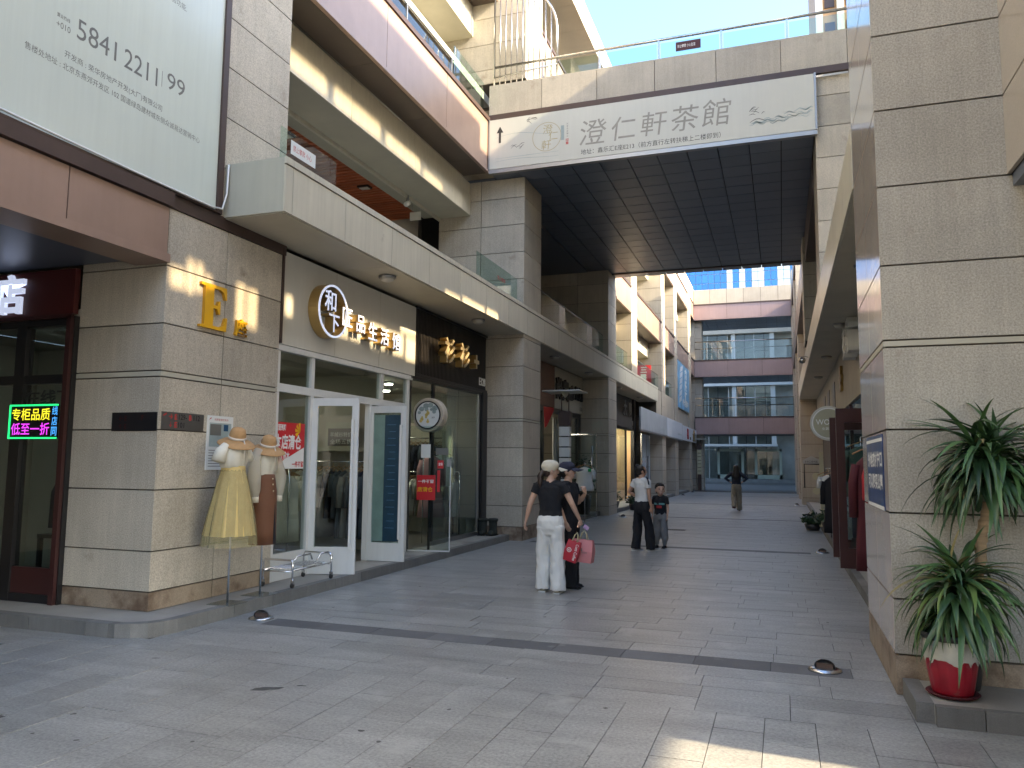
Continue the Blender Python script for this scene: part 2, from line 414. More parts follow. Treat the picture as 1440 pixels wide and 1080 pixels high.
platform('pavement_platform', 'far raised platform on the left in front of the hoardings', -5.0, 24.3, 48.0, -7.5, 'L')
platform('pavement_platform', 'raised stone platform along the right shopfronts', .86, 7.85, 33.0, 2.2, 'R')
pp = platform('pavement_platform', 'low step of dark stone under the potted plant', .74, 5.46, 6.03, 3.2, 'R')
for x in frange(.84, 2.4, .26): box('kerb_stone', x + .003, x + .257, 5.40, 5.459, -.02, .121, 'kerb', pp)

# ---------------------------------------------------------------- left block
LB = thing('shop_building', 'long beige granite shopping block with copper bands on the left', 'building', (-6.5, 20, 0))
ZP = [.116, .30, .68, 1.265, 1.85, 2.37, 2.43, 2.90, 3.48, 4.07]
cp = pier('corner_pier', -6.81, -5.72, 5.95, 7.80, ZP, LB, 'Xy', splits={'X': [6.82]}, base=.31)
for s in list(cp.children):                                       # the thin pale course at head height
    pass
pier('upper_pier', -6.6, -5.72, 6.60, 7.80, courses(4.21, 13.9, .583, 4.76), LB, 'X')
box('pier_cap', -6.7, -5.705, 5.952, 7.86, 4.07, 4.21, 'brown_trim', LB)
# copper beam over the passage, its dark ceiling and the wall behind the billboard
beam = box('passage_beam', -6.1, -5.72, -6, 5.94, 3.52, 4.06, 'brown_trim', LB)
for y in frange(-5.75, 5.9, 1.17):
    q = min(y + 1.17, 5.93); box('copper_panel', -5.719, -5.70, y + .006, q - .006, 3.585, 4.055, 'copper', beam)
box('beam_lip', -6.1, -5.675, -6, 5.945, 3.50, 3.584, 'copper', beam)
box('beam_ledge', -6.1, -5.66, -6, 5.95, 4.065, 4.205, 'brown_trim', beam)
box('passage_ceiling', -12, -6.11, -6, 5.94, 3.56, 3.66, 'soffit_dark', LB)
box('wall_over_passage', -12, -5.80, -6, 6.58, 4.22, 13.9, 'granite', LB)
# second and later piers
PZ = [-.03, .275, .69, 1.28, 1.86, 2.40, 2.455, 2.925, 3.53, 4.12, 4.77]
UZS = [4.77, 5.358, 5.932, 6.52, 7.105, 7.69, 8.27, 8.85, 9.43, 10.02, 10.6, 11.2, 11.8, 12.4]
PIERS = [(14.86, 16.05), (23.1, 24.3), (27.0, 28.15), (34.3, 35.4), (38.7, 39.85), (44.9, 46.2), (48.3, 49.5)]
for n, (a, b) in enumerate(PIERS):
    m = 'granite' if n < 2 else 'granite_far'
    sx = {'y': [-5.92]} if n < 2 else {}
    if n in (0, 1):
        pier('pier', -6.9 if n == 0 else -7.3, -4.95, a, b, PZ[:-1] + UZS[:5] + [7.53], LB, 'Xy', m, splits=sx, base=.28 if n == 0 else None)
        pier('pier', -6.9, -4.95, a, b, [9.7] + UZS[9:], LB, 'Xy', m)
    else:
        zs = ([0, .275, .69, 1.28, 1.86, 2.40, 2.925, 3.53] if n >= 3 else [4.77]) 
        zs = (zs + [4.12, 4.77] if n >= 3 else zs) + UZS[1:]
        pier('pier', -6.5, -4.95, a, b, zs, LB, 'Xy', m)
# awning box along the first floor edge
AX0, AX1 = -5.76, -4.93
aw = box('awning', AX0, AX1 - .03, 6.74, 33.0, 4.22, 4.78, 'joint', LB)
box('end_panel', AX0, AX1 - .02, 6.72, 6.739, 4.20, 4.80, 'cream_end', aw)
ys = [6.72, 6.86] + frange(7.93, 33.0, 1.19)
for a, b in zip(ys, ys[1:] + [33.0]):
    if b - a < .02: continue
    box('fascia_panel', AX1 - .029, AX1, a + .004, b - .004, 4.20, 4.715, 'cream_metal', aw)
    box('cap_panel', AX1 - .06, AX1 + .012, a + .002, b - .002, 4.728, 4.80, 'cream_metal', aw)
box('cap_groove', AX1 - .07, AX1 - .012, 6.73, 33.0, 4.71, 4.74, 'brown_trim', aw)
box('awning_top', AX0, AX1 - .061, 6.741, 33.0, 4.781, 4.79, 'cream_end', aw)
for a in frange(6.74, 33, 2.38):
    b = min(a + 2.38, 33)
    if any(p[0] < a + .3 < p[1] for p in PIERS): pass
    box('soffit_panel', AX0 + .003, AX1 - .031, a + .004, b - .004, 4.19, 4.219, 'cream_soffit', aw)
# copper bands
def band(y0, y1, z0, z1, panel, mould=True, rail=True, x=-4.95, mat='copper', under=-5.54):
    bd = box('copper_band', under, x - .012, y0, y1, z0 + .03, z1 - .02, 'brown_under', LB)
    for a in frange(y0, y1, panel):
        b = min(a + panel, y1)
        if b - a > .05: box('copper_panel', x - .011, x, a + .006, b - .006, z0 + .06, z1 - .06, mat, bd)
    box('band_lip', under + .02, x + .02, y0, y1, z0, z0 + .055, mat, bd)
    box('band_cap', under, x + .03, y0, y1, z1 - .055, z1 + .03, 'brown_trim', bd)
    for a in frange(y0, y1, 1.95): box('under_panel', under + .03, x - .05, a + .004, min(a + 1.95, y1) - .004, z0 - .006, z0 - .001, 'brown_under', bd)
    return bd
band(7.8, 14.44, 7.536, 8.69, 2.256, x=-5.61, under=-6.19)
for (a, b) in ((24.3, 27.0), (28.15, 34.3), (35.4, 38.7), (39.85, 44.9), (46.2, 48.0)):
    band(a, b, 6.90, 7.88, 1.9); band(a, b, 10.45, 11.45, 1.9)
for n, (a, b) in enumerate(PIERS[2:6]): pass
band(7.8, 24.0, 11.55, 12.7, 2.256, x=-5.61, under=-6.19)
box('parapet', -6.5, -4.96, 24.3, 48.0, 11.50, 12.45, 'granite_far', LB)
eave = box('roof_eave', -10.2, -5.05, 6.8, 25.2, 14.02, 14.2, 'joint', LB)
for y in frange(6.8, 25.0, 1.25):
    for x in (-10.15, -8.45, -6.75): box('soffit_panel', x + .004, x + 1.696, y + .004, min(y + 1.25, 25.2) - .004, 14.0, 14.019, 'cream_soffit', eave)
for y in frange(6.8, 25.2, 2.5): box('fascia_panel', -5.049, -5.02, y + .004, min(y + 2.5, 25.2) - .004, 13.97, 14.7, 'cream_metal', eave)
# stepped cream moulding and balcony ceilings between the bands
def balcony(y0, y1, dz, slats=True, k=0.):
    """moulding, soffit, ceiling and floor of one balcony; k = how far they sit behind the band"""
    X = lambda x: x - k
    mz = box('balcony_moulding', X(-6.25), X(-5.56), y0, y1, 6.28 + dz, 6.97 + dz, 'cream_end', LB)
    for a in frange(y0, y1, 2.2):
        b = min(a + 2.2, y1)
        box('moulding_panel', X(-5.561), X(-5.54), a + .004, b - .004, 6.73 + dz, 6.975 + dz, 'cream_metal', mz)
        box('moulding_panel', X(-5.561), X(-5.515), a + .004, b - .004, 6.26 + dz, 6.718 + dz, 'cream_metal', mz)
    box('moulding_soffit', X(-6.2), X(-5.53), y0, y1, 6.255 + dz, 6.259 + dz, 'cream_soffit', mz)
    box('soffit_lip', X(-6.26), X(-6.21), y0, y1, 6.20 + dz, 6.30 + dz, 'cream_metal', mz)
    box('inner_beam', X(-6.62), X(-6.27), y0, y1, 6.30 + dz, 6.6 + dz, 'cream_end', mz)
    c = box('balcony_ceiling', X(-9.5), X(-6.63), y0, y1, 6.42 + dz, 6.5 + dz, 'dark_gap', LB)
    if slats:
        for i, y in enumerate(frange(y0, y1, .128)): box('slat', X(-9.4), X(-6.63), y, y + .095, 6.36 + dz, 6.419 + dz, 'slat_red', c)
    box('back_wall', X(-9.6), X(-9.5), y0, y1, 4.8 + dz - (.55 if k else 0), 6.42 + dz, 'interior_wall', LB)
    z = 4.60 + dz - (.55 if k and dz < 2 else 0)
    box('balcony_floor', X(-9.5), -5.75, y0, y1, z, z + .17, 'cream_end', LB)
balcony(7.8, 14.855, .55, k=.65); balcony(7.8, 14.855, 4.57, slats=False, k=.65)
box('balcony_ceiling', -9.5, -5.62, 14.9, 24.3, 7.50, 7.6, 'soffit_dark', LB); box('back_wall', -8.0, -7.9, 16.06, 24.3, 4.77, 7.5, 'interior_dark', LB); box('balcony_floor', -7.9, -5.75, 16.06, 23.1, 4.60, 4.765, 'cream_end', LB); box('balcony_beam', -7.9, -6.9, 20.5, 21.2, 6.6, 7.499, 'cream_end', LB)  # balcony back wall coloured dark in place of deep shade
balcony(24.3, 27.0, 0, False); balcony(28.16, 34.3, 0, False); balcony(35.4, 38.7, 0, False)
for (a, b) in ((24.3, 27.0), (28.16, 34.3), (35.4, 38.7), (39.85, 44.9)): balcony(a, b, 3.55, False)
box('roof_slab', -14, -5.6, 6, 50, 12.0, 12.4, 'granite_far', LB)
box('inner_wall', -14, -10.3, 5.0, 50, 0, 12, 'interior_wall', LB)
box('infill_wall', -6.4, -5.3, 39.86, 44.9, 4.75, 6.9, 'granite_far', LB)
# first floor edge beyond the awning: flat granite lintel over the far shops
ln = box('lintel', -6.4, -5.02, 33.02, 48.2, 3.62, 4.76, 'joint', LB)
for y in frange(33.02, 48.2, 1.5): box('stone_slab', -5.019, -5.0, y + .004, min(y + 1.5, 48.2) - .004, 3.63, 4.75, 'granite_far', ln)
# unseen block added behind the viewer to cut off the low sky
rw = box('sky_blocker', -14, 8, -32, -30, 0, 13, 'granite', LB)
for x in frange(-13, 7, 2.2):
    for z in (.6, 4.4, 7.9): box('window', x, x + 1.5, -29.999, -29.96, z, z + 2.2, 'far_glass', rw)
lw = box('bounce_wall', -14, -11, -30, -6.1, 0, 13.9, 'granite', LB)  # unseen wall added to bounce warm sun from behind the viewer
for y in frange(-29, -8, 2.4):
    for z in (.6, 4.4, 8.4): box('window', -10.999, -10.95, y, y + 1.5, z, z + 2.2, 'far_glass', lw)
box('passage_shade_wall', -12, -5.8, -6, 1.0, 0, 3.55, 'granite', LB); box('passage_shade_end', -12.1, -12, 1.0, 5.9, 0, 3.55, 'granite', LB)  # unseen walls added to keep the left passage dark
# ---------------------------------------------------------------- near footbridge
KB = 1.134                                                        # bridge parts below are in units of its 0.504 m ceiling panel grid, 57 cm in the place
BR = thing('footbridge', 'near footbridge with stone parapet and dark panelled underside', 'footbridge', (-2.1, 16.8, 6.83))
core = box('deck', -4.93, .62, 12.80, 20.86, 6.87, 7.9, 'dark_gap', BR)
for i, x in enumerate(frange(-4.93, .62, .5045)):
    for j, y in enumerate(frange(12.80, 20.86, .5037)):
        if x + .5 < .64: box('soffit_panel', x + .008, x + .4965, y + .008, y + .4957, 6.83, 6.869, 'soffit_dark', core)
par = box('parapet', -4.95, 1.6, 12.79, 13.0, 7.93, 8.49, 'joint', BR)
for a, b in zip([-4.955, -3.94, -2.925, -1.91, -.885, .14, 1.14], [-3.94, -2.925, -1.91, -.885, .14, 1.14, 1.7]):
    box('stone_slab', a + .005, b - .005, 12.755, 12.789, 7.925, 8.50, 'granite', par)
    box('coping', a + .001, b - .001, 12.79, 13.02, 8.491, 8.515, 'granite', par)
box('flashing', -4.95, 1.2, 12.73, 12.795, 7.81, 7.92, 'brown_trim', BR)
box('edge_beam', -4.93, .66, 12.70, 12.799, 6.795, 6.865, 'steel_dull', BR)
box('edge_beam', -4.93, .66, 12.74, 12.799, 6.866, 7.81, 'brown_trim', BR)
box('rear_beam', -4.93, .62, 20.87, 20.95, 6.80, 7.9, 'brown_trim', BR)
box('rear_parapet', -4.95, .7, 20.80, 20.98, 7.91, 8.5, 'granite', BR)
rl = tube('handrail', [(-4.9, 12.92, 8.93), (1.7, 12.92, 8.93)], .025, 'steel', BR)
for x in (-3.98, -2.906, -1.856, -.799, .251, 1.2): box('rail_post', x - .018, x + .018, 12.90, 12.94, 8.515, 8.91, 'steel', BR)
for a, b in zip((-3.98, -2.906, -1.856, -.799, .251), (-2.906, -1.856, -.799, .251, 1.2)): box('glass_pane', a + .035, b - .035, 12.915, 12.925, 8.56, 8.86, 'rail_glass', BR)
# curved bar screen at the end of the bridge
arc = [(-4.92, 12.92, 8.515), (-4.92, 12.92, 10.55)] + [(-4.92 + 1.22 * math.sin(a) , 12.92, 9.5 + 1.05 * math.cos(a)) for a in [math.radians(d) for d in range(10, 91, 8)]] + [(-3.70, 12.92, 8.515)]
SC = thing('bar_screen', 'curved steel bar screen at the left end of the footbridge', 'railing', (-4.3, 12.92, 8.515))
tube('top_rail', arc, .02, 'steel', SC)
for k in range(1, 11):
    x = -4.92 + 1.22 * k / 11; s = (x + 4.92) / 1.22; top = 9.5 + 1.05 * math.sqrt(max(0, 1 - s * s))
    tube('bar', [(x, 12.92, 8.515), (x, 12.92, top)], .0125, 'steel', SC, seg=6)
tube('cross_rail', [(-4.92, 12.9, 8.72), (-3.7, 12.9, 8.80)], .014, 'steel', SC, seg=6)
RS = thing('warning_plate', 'small red warning plate on the footbridge glass railing', 'sign', (-1.33, 12.90, 8.62))
box('plate', -1.56, -1.14, 12.893, 12.903, 8.66, 8.82, 'red_dark', RS)
text('lettering', '禁止攀爬 小心坠落', (-1.38, 12.892, 8.74), 'cam', .04, 'print_white', RS, width=.3, height=.06)
for r_, l_ in ((BR, (-2.381, 19.051, 7.536)), (SC, (-4.876, 14.651, 9.447)), (RS, (-1.508, 14.629, 9.566))): r_.scale = (KB, KB, KB); r_.location = l_
# ---------------------------------------------------------------- right block
RB = thing('shop_building', 'beige granite shopping block on the right with polished corner pier', 'building', (3, 20, 0))
RZ = [0, .273, .646, 1.235, 1.817, 2.405, 2.455, 3.0, 3.586, 4.166, 4.746, 5.33, 5.91, 6.5]
rp = pier('corner_pier', .705, 3.4, 6.04, 7.80, RZ, RB, 'xy', 'granite_grey', {'x': 'granite_polished'}, splits={'x': [6.92], 'y': [2.6]}, base=.28)
# upper storey that juts out towards the viewer, over a passage
ov = pier('upper_storey', 1.53, 5.42, -6, 6.039, [3.586, 4.166, 4.746, 5.33, 5.91, 6.5], RB, 'x', 'granite_polished', splits={'x': [-4.8, -3.2, -1.6, 0, 1.6, 3.2, 4.8]})
box('passage_ceiling', 1.56, 5.42, -6, 6.03, 3.50, 3.585, 'soffit_dark', RB)
box('sun_patch_low_edge', 1.62, 1.82, -6, 5.25, 0, .60, 'granite_grey', RB)  # unseen, added to end the sun patch on its right side
box('sun_patch_edge', 3.41, 9, 4.22, 6.6, 0, 3.5, 'granite_grey', RB)  # unseen, placed to cut the far edge of the sun patch
# canopy over the right shops
rc = box('awning', .73, 1.45, 7.82, 33.0, 4.22, 4.78, 'joint', RB)
ys = frange(7.82, 33, 1.19)
for a in ys:
    b = min(a + 1.19, 33.0)
    box('fascia_panel', .70, .729, a + .004, b - .004, 4.20, 4.80, 'cream_metal', rc)
    box('soffit_panel', .731, 1.45, a + .004, b - .004, 4.19, 4.219, 'cream_soffit', rc)
for a, b in ((14.56, 15.75), (21.2, 22.4), (33.05, 34.2), (38.7, 39.85), (44.9, 46.2), (48.3, 49.5)):
    if a < 20: pier('pier', .72, 2.1, a, b, [4.81, 5.358, 5.932, 6.52, 7.105, 7.69, 8.27, 8.64], RB, 'xy', 'granite')
    elif a < 30: pier('pier', .64, 1.9, a, b, UZS, RB, 'xy', 'granite')
    else: pier('pier', .72, 2.3, a, b, [0, .275, .69, 1.28, 1.86, 2.40, 2.925, 3.53, 4.12] + UZS, RB, 'xy', 'granite_far')
for z0, z1 in ((6.85, 7.88), (10.4, 11.3)):
    bd = box('copper_band', .70, 1.6, 15.76 if z0 < 8 else 36.0, 48.3, z0, z1, 'brown_trim', RB)
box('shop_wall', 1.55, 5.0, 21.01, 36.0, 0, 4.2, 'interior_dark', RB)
box('core_sun_block', 2.3, 5.6, 7.81, 21.0, 0, 4.2, 'interior_dark', RB)
box('core_sun_block', 2.15, 5.6, 12.9, 22.0, 4.2, 12.4, 'cream_end', RB)  # unseen core, stepped in height to set the sun's shadow line, pale for bounce
box('core_sun_block', 1.9, 5.6, 22.01, 36.0, 4.2, 9.1, 'cream_end', RB)
box('core_sun_block', 1.9, 5.6, 36.01, 90, 0, 11.45, 'cream_end', RB)
box('balcony_floor', .75, 5.6, 7.82, 36, 4.79, 4.85, 'cream_end', RB)
# unseen sun mask, added: filtered gaps stand in for glints off windows opposite
SX0, SX1 = 1.66, 1.70
TY, TZ = math.tan(SUN_AZ), math.tan(SUN_EL) / math.cos(SUN_AZ)
GAPS = []
for xt, lst in ((-5.72, [(6.00, 6.20, 3.28, 3.50), (6.23, 6.33, 3.26, 3.62), (6.36, 6.46, 3.30, 3.62), (6.49, 6.60, 3.36, 3.52), (7.00, 7.14, 3.06, 3.54), (7.18, 7.36, 3.06, 3.52)]),
                (-5.75, [(7.93, 8.08, 3.34, 3.60), (9.05, 9.4, 3.28, 3.64), (9.46, 9.95, 3.28, 3.62), (10.02, 10.5, 3.26, 3.62), (10.56, 11.1, 3.24, 3.60), (11.18, 11.62, 3.2, 3.60), (11.72, 12.05, 3.25, 3.60), (12.5, 12.8, 3.38, 3.60), (12.88, 13.3, 3.38, 3.6), (13.38, 13.9, 3.38, 3.6)]),
                (-4.93, [(10.9, 11.5, 4.10, 4.26), (11.6, 12.6, 4.10, 4.30), (12.7, 13.3, 4.10, 4.32)]),
                (-6.17, [(8.0, 9.3, 6.86, 7.14), (9.5, 10.9, 6.84, 7.14), (11.1, 12.4, 6.84, 7.10), (12.55, 13.4, 6.82, 7.0)])):
    k = (SX0 + SX1) / 2 - xt
    if xt < -6: DIM = len(GAPS)
    GAPS += [(round(a + TY * k, 3), round(b + TY * k, 3), round(c + TZ * k, 3), round(d + TZ * k, 3)) for a, b, c, d in lst]
ys = sorted({-6.0, 13.2, *[q for w_ in GAPS for q in w_[:2]]}); zs = sorted({6.52, 12.6, *[q for w_ in GAPS for q in w_[2:]]})
sw = box('sun_mask', SX0, SX1, 7.81, 12.84, 4.86, 6.51, 'granite', RB)
for a, b in zip(ys, ys[1:]):
    run = 6.52
    for c, d in zip(zs, zs[1:]):
        if any(w_[0] <= a + 1e-6 and b <= w_[1] + 1e-6 and w_[2] <= c + 1e-6 and d <= w_[3] + 1e-6 for w_ in GAPS):
            if c > run + 1e-6: box('sun_mask_piece', SX0, SX1, a, b, run, c, 'granite', sw)
            run = d
    box('sun_mask_piece', SX0, SX1, a, b, run, 12.6, 'granite', sw)
for i, (a, b, c, d) in enumerate(GAPS): box('pane', (SX0 + SX1) / 2 - .005, (SX0 + SX1) / 2 + .005, a, b, c, d, 'sun_filter_dim' if i >= DIM else 'sun_filter', sw)
# ---------------------------------------------------------------- far end: three-deck bridge, glazed hall, blue tower
FB = thing('footbridge', 'far footbridge with three mauve decks closing the street', 'footbridge', (-2, 49, 3.4))
for z0, z1 in ((3.39, 4.40), (6.88, 7.87), (10.40, 11.33)):
    d = box('deck', -4.94, 1.0, 48.0, 52.0, z0, z1, 'brown_under', FB)
    for x in frange(-4.94, 1.0, 1.98): box('copper_panel', x + .008, min(x + 1.98, 1.0) - .008, 47.97, 47.999, z0 + .04, z1 - .05, 'copper_mauve', d)
    box('deck_cap', -4.94, 1.0, 47.94, 47.998, z1 - .045, z1 + .03, 'brown_trim', d)
    box('deck_lip', -4.94, 1.0, 47.95, 47.998, z0 - .02, z0 + .03, 'copper_mauve', d)
    if z0 > 5:
        for x in frange(-4.9, 1.0, .6):
            for y in frange(48.02, 52, 1.0): box('soffit_panel', x + .01, min(x + .6, 1.0) - .01, y + .01, y + .98, z0 - .03, z0 - .001, 'soffit_dark', d)
for z1 in (4.40, 7.87):
    for x in frange(-4.3, 1.0, 1.75): box('glass_pane', x + .03, min(x + 1.75, 1.0) - .03, 48.05, 48.065, z1 + .05, z1 + 1.1, 'far_glass', FB)
    tube('handrail', [(-4.9, 48.06, z1 + 1.15), (1.0, 48.06, z1 + 1.15)], .035, 'steel', FB, seg=6)
    tube('handrail', [(-4.9, 48.1, z1 + .72), (1.0, 48.1, z1 + .72)], .025, 'steel', FB, seg=6)
pz = box('parapet', -4.94, 1.0, 48.03, 48.3, 11.36, 12.25, 'joint', FB)
for x in frange(-4.94, 1.0, .99): box('stone_slab', x + .008, x + .982, 48.0, 48.029, 11.365, 12.26, 'granite_far', pz)
for x, w_ in ((-4.94, .42), (.86, .2)):
    for a, b in ((0, 3.36), (4.44, 6.84), (7.91, 10.36)): pier('column', x, x + w_, 48.4, 49.4, courses(a, b, .7), FB, 'yX' if x < 0 else 'yx', 'granite_far')
# glazed hall behind the bridge
HL = thing('glass_hall', 'glass fronted entrance hall beyond the far footbridge', 'building', (-2, 66, 0))
M('hall_wall', (.33, .315, .29), .6, var=.15, vscale=1.)
M('hall_inside', (.38, .39, .37), .4, var=.3, vscale=.7)
M('mullion', (.50, .50, .48), .4)
M('mint_frame', (.30, .34, .29), .4)
hw = box('wall', -14, 8, 67.5, 69, 0, 14.5, 'hall_wall', HL)
for x0, x1 in ((-14, -6.6), (1.3, 8)):
    for z in frange(0, 14.4, 1.15): box('stone_slab', x0 + .01, x1 - .01, 67.42, 67.499, z + .01, z + 1.14, 'hall_wall', hw)
box('interior_back', -6.5, 1.2, 67.2, 67.4, .3, 14.3, 'hall_inside', HL)
box('plinth_step', -7.2, 1.9, 65.0, 67.1, -.03, .18, 'kerb', HL); box('plinth_step', -6.9, 1.6, 65.5, 67.15, .181, .40, 'kerb', HL)
for x in (-6.55, -3.62, -.55):
    box('column', x - .17, x + .17, 66.2, 66.6, .40, 14.2, 'mullion', HL)
for z in (4.2, 8.05, 12.4): box('floor_edge', -6.6, 1.25, 65.9, 67.2, z, z + .5, 'mullion' if z < 12 else 'granite_far', HL)
for z0, z1 in ((.42, 4.18), (4.72, 8.03), (8.57, 12.38)):
    n = 0
    for x0, x1 in ((-6.4, -5.75), (-5.7, -4.95), (-4.9, -4.1), (-3.4, -2.75), (-2.7, -2.0), (-1.95, -1.2), (-1.15, -.75)):
        n += 1
        for a, b in ((z0, z0 + (z1 - z0) * .62), (z0 + (z1 - z0) * .62 + .06, z1)): box('glass_pane', x0, x1, 66.40, 66.43, a, b, 'far_glass', HL)
        box('mullion', x1, x1 + .05, 66.34, 66.46, z0, z1, 'mullion' if n % 2 else 'black_metal', HL)
cn = box('canopy', -6.6, -.3, 64.4, 66.3, 3.02, 3.2, 'mullion', HL)
for x in (-5.05, -2.1):
    dr = boxes('door', [(x, x + .2, 66.1, 66.2, .42, 2.85), (x + 1.9, x + 2.1, 66.1, 66.2, .42, 2.85), (x, x + 2.1, 66.1, 66.2, 2.65, 2.85), (x, x + 2.1, 66.1, 66.2, .42, .75)], 'mint_frame', HL)
    box('door_pane', x + .2, x + 1.9, 66.14, 66.16, .75, 2.65, 'far_glass', dr)
rd = lathe('round_sign', [(.0, -.06), (.42, -.06), (.42, .06), (.0, .06)], (.35, 67.3, 3.0), 'mullion', HL, axis='y')
# blue glass tower
TW = thing('office_tower', 'tall blue glass office tower with pale grid panels in the distance', 'building', (-6, 130, 0))
M('tower_blue', (.03, .16, .48), .12, spec=.8, var=.12, vscale=.2, rnd=.12)
M('tower_pale', (.50, .58, .62), .35, rnd=.08)
M('tower_frame', (.30, .38, .46), .5)
box('tower_body', -16.0, 5.6, 131, 150, 0, 60, 'tower_frame', TW)
PW = 1.0
for c, x in enumerate(frange(-16.0, 5.5, PW)):
    for r, z in enumerate(frange(24.0, 43.0, 1.55)):
        k = c - 5
        if k < 3: m = 'tower_blue'
        else:
            kk = (k - 3) % 4; m = 'tower_blue' if (kk in (2, 3) and r % 5 not in (3,)) else 'tower_pale'
            if k == 4 and r % 5 != 3: m = 'tower_blue'
            if k == 5: m = 'tower_pale'
        box('glass_panel', x + .05, x + PW - .05, 130.9, 130.999, z + .06, z + 1.49, m, TW)

# upper floors of a cream tower over the right end of the footbridge
CT = thing('cream_tower', 'cream and orange residential tower over the right end of the footbridge', 'building', (5.5, 62, 0))
M('tower_orange', (.48, .28, .13), .6, var=.08)
box('tower_body', 3.3, 12, 60.3, 72, 0, 60, 'tower_orange', CT)
for x in frange(3.25, 11.6, 1.5): box('pilaster', x, x + .5, 59.9, 60.299, 11.5, 60, 'cream_metal', CT)
for x in frange(3.9, 11, 1.5):
    for z in frange(30, 58, 3.1): box('window', x, x + .7, 60.2, 60.298, z, z + 1.9, 'brown_trim', CT)
# ---------------------------------------------------------------- left shopfronts
def door_leaf(parent_name, label, hinge, ang, wd, ht, mat, gl='door_glass', stile=.085, bottom=.22, top=.10, handle=True, z0=.125, grp=None, th=.045):
    t = thing(parent_name, label, 'door', (hinge[0], hinge[1], z0), grp, rz=ang)
    boxes('frame', [(0, stile, -th / 2, th / 2, 0, ht), (wd - stile, wd, -th / 2, th / 2, 0, ht), (stile, wd - stile, -th / 2, th / 2, 0, bottom), (stile, wd - stile, -th / 2, th / 2, ht - top, ht)], mat, t)
    box('glass_pane', stile, wd - stile, -.004, .004, bottom, ht - top, gl, t)
    if handle:
        for s in (-1, 1):
            yy = s * (th / 2 + .035)
            hd = box('pull_handle', wd - stile * .95, wd - stile * .55, yy - .012, yy + .012, .32, ht - .28, 'white_frame' if 'white' in mat else 'steel', t)
            for zz in (.36, ht - .32): box('handle_mount', wd - stile * .9, wd - stile * .6, min(yy, 0) + (0 if s < 0 else th / 2), max(yy, 0) - (0 if s > 0 else th / 2), zz, zz + .03, 'steel', hd)
    return t
# --- clothing shop with the white sign
S1 = thing('shopfront', 'white framed clothing shopfront beside the corner pier, doors open', 'shopfront', (-5.8, 9.6, .116))
boxes('frame', [(-5.84, -5.76, 7.82, 7.90, .12, 2.95), (-5.84, -5.76, 8.57, 8.64, .12, 2.95), (-5.84, -5.76, 10.42, 10.50, 2.40, 2.95), (-5.84, -5.76, 10.10, 10.17, .12, 2.40), (-5.84, -5.76, 11.30, 11.38, .12, 2.95),
               (-5.839, -5.761, 7.90, 8.57, 2.40, 2.50), (-5.839, -5.761, 8.64, 11.30, 2.40, 2.50), (-5.85, -5.74, 7.80, 11.45, 2.90, 2.97)], 'white_frame', S1)
box('sill_panel', -5.83, -5.77, 7.90, 8.57, .12, .44, 'white_frame', S1); box('sill_panel', -5.83, -5.77, 10.17, 11.30, .12, .30, 'white_frame', S1)
box('glass_pane', -5.806, -5.794, 7.90, 8.57, .44, 2.40, 'shop_glass', S1); box('glass_pane', -5.806, -5.794, 10.17, 11.30, .30, 2.40, 'shop_glass', S1)
for a, b in ((7.90, 8.57), (8.64, 10.42), (10.50, 11.30)): box('transom_pane', -5.806, -5.794, a, b, 2.50, 2.90, 'shop_glass', S1)
box('edge_trim', -5.84, -5.70, 7.801, 7.835, 2.98, 4.18, 'brown_trim', S1)
box('floor', -9.5, -5.85, 7.82, 14.84, .09, .118, 'interior_floor', S1)
box('ceiling', -9.5, -5.85, 7.82, 14.84, 3.0, 3.1, 'interior_wall', S1)
box('side_wall', -9.5, -5.87, 14.76, 14.84, .118, 3.0, 'interior_wall', S1)
box('side_wall', -9.5, -5.86, 7.70, 7.81, .118, 3.0, 'interior_wall', S1)
box('dividing_wall', -9.5, -6.3, 11.36, 11.44, .118, 3.0, 'interior_wall', S1)
box('back_wall', -9.61, -9.5, 7.82, 14.84, .118, 3.0, 'interior_wall', S1)
for x, y in ((-7.0, 8.6), (-7.6, 10.0), (-8.4, 9.0), (-6.7, 12.4), (-7.4, 13.6), (-8.2, 12.6)):
    l = thing('ceiling_lamp', '%s round lit ceiling lamp inside the %s' % ({-7.0: 'nearest', -7.6: 'rightmost', -8.4: 'rearmost', -6.7: 'nearest', -7.4: 'rightmost', -8.2: 'rearmost'}[x], 'white framed shop' if y < 11 else 'black framed shop'), 'lamp', (x, y, 2.96), 'round ceiling lamps in the shops at %s' % ('white frame' if y < 11 else 'black frame'))
    lathe('housing', [(.0, .0), (.09, .0), (.09, .04), (.0, .04)], (x, y, 2.96), 'white_frame', l, seg=14); lathe('bulb', [(.0, -.015), (.07, -.015), (.07, -.001), (.0, -.001)], (x, y, 2.96), 'lamp_glow', l, seg=14)
door_leaf('shop_door', 'near white framed glass door leaf standing open', (-5.78, 8.64), math.radians(17), .62, 2.25, 'white_frame', bottom=.34)
M('door_blue2', (.06, .16, .30), .4)
d2 = door_leaf('shop_door', 'second white framed glass door leaf with blue poster, standing open', (-5.79, 10.14), math.radians(3), .61, 2.25, 'white_frame', bottom=.26)
box('blue_film', .26, .52, .005, .008, .28, 2.12, 'door_blue', d2)
for i in range(16): box('film_line', .30 + .02 * (i % 3), .44, -.0065, -.0045, .47 + i * .1, .478 + i * .1, 'door_blue2', d2)
box('pale_film', .085, .258, .005, .008, .28, 2.12, 'print_blue', d2)
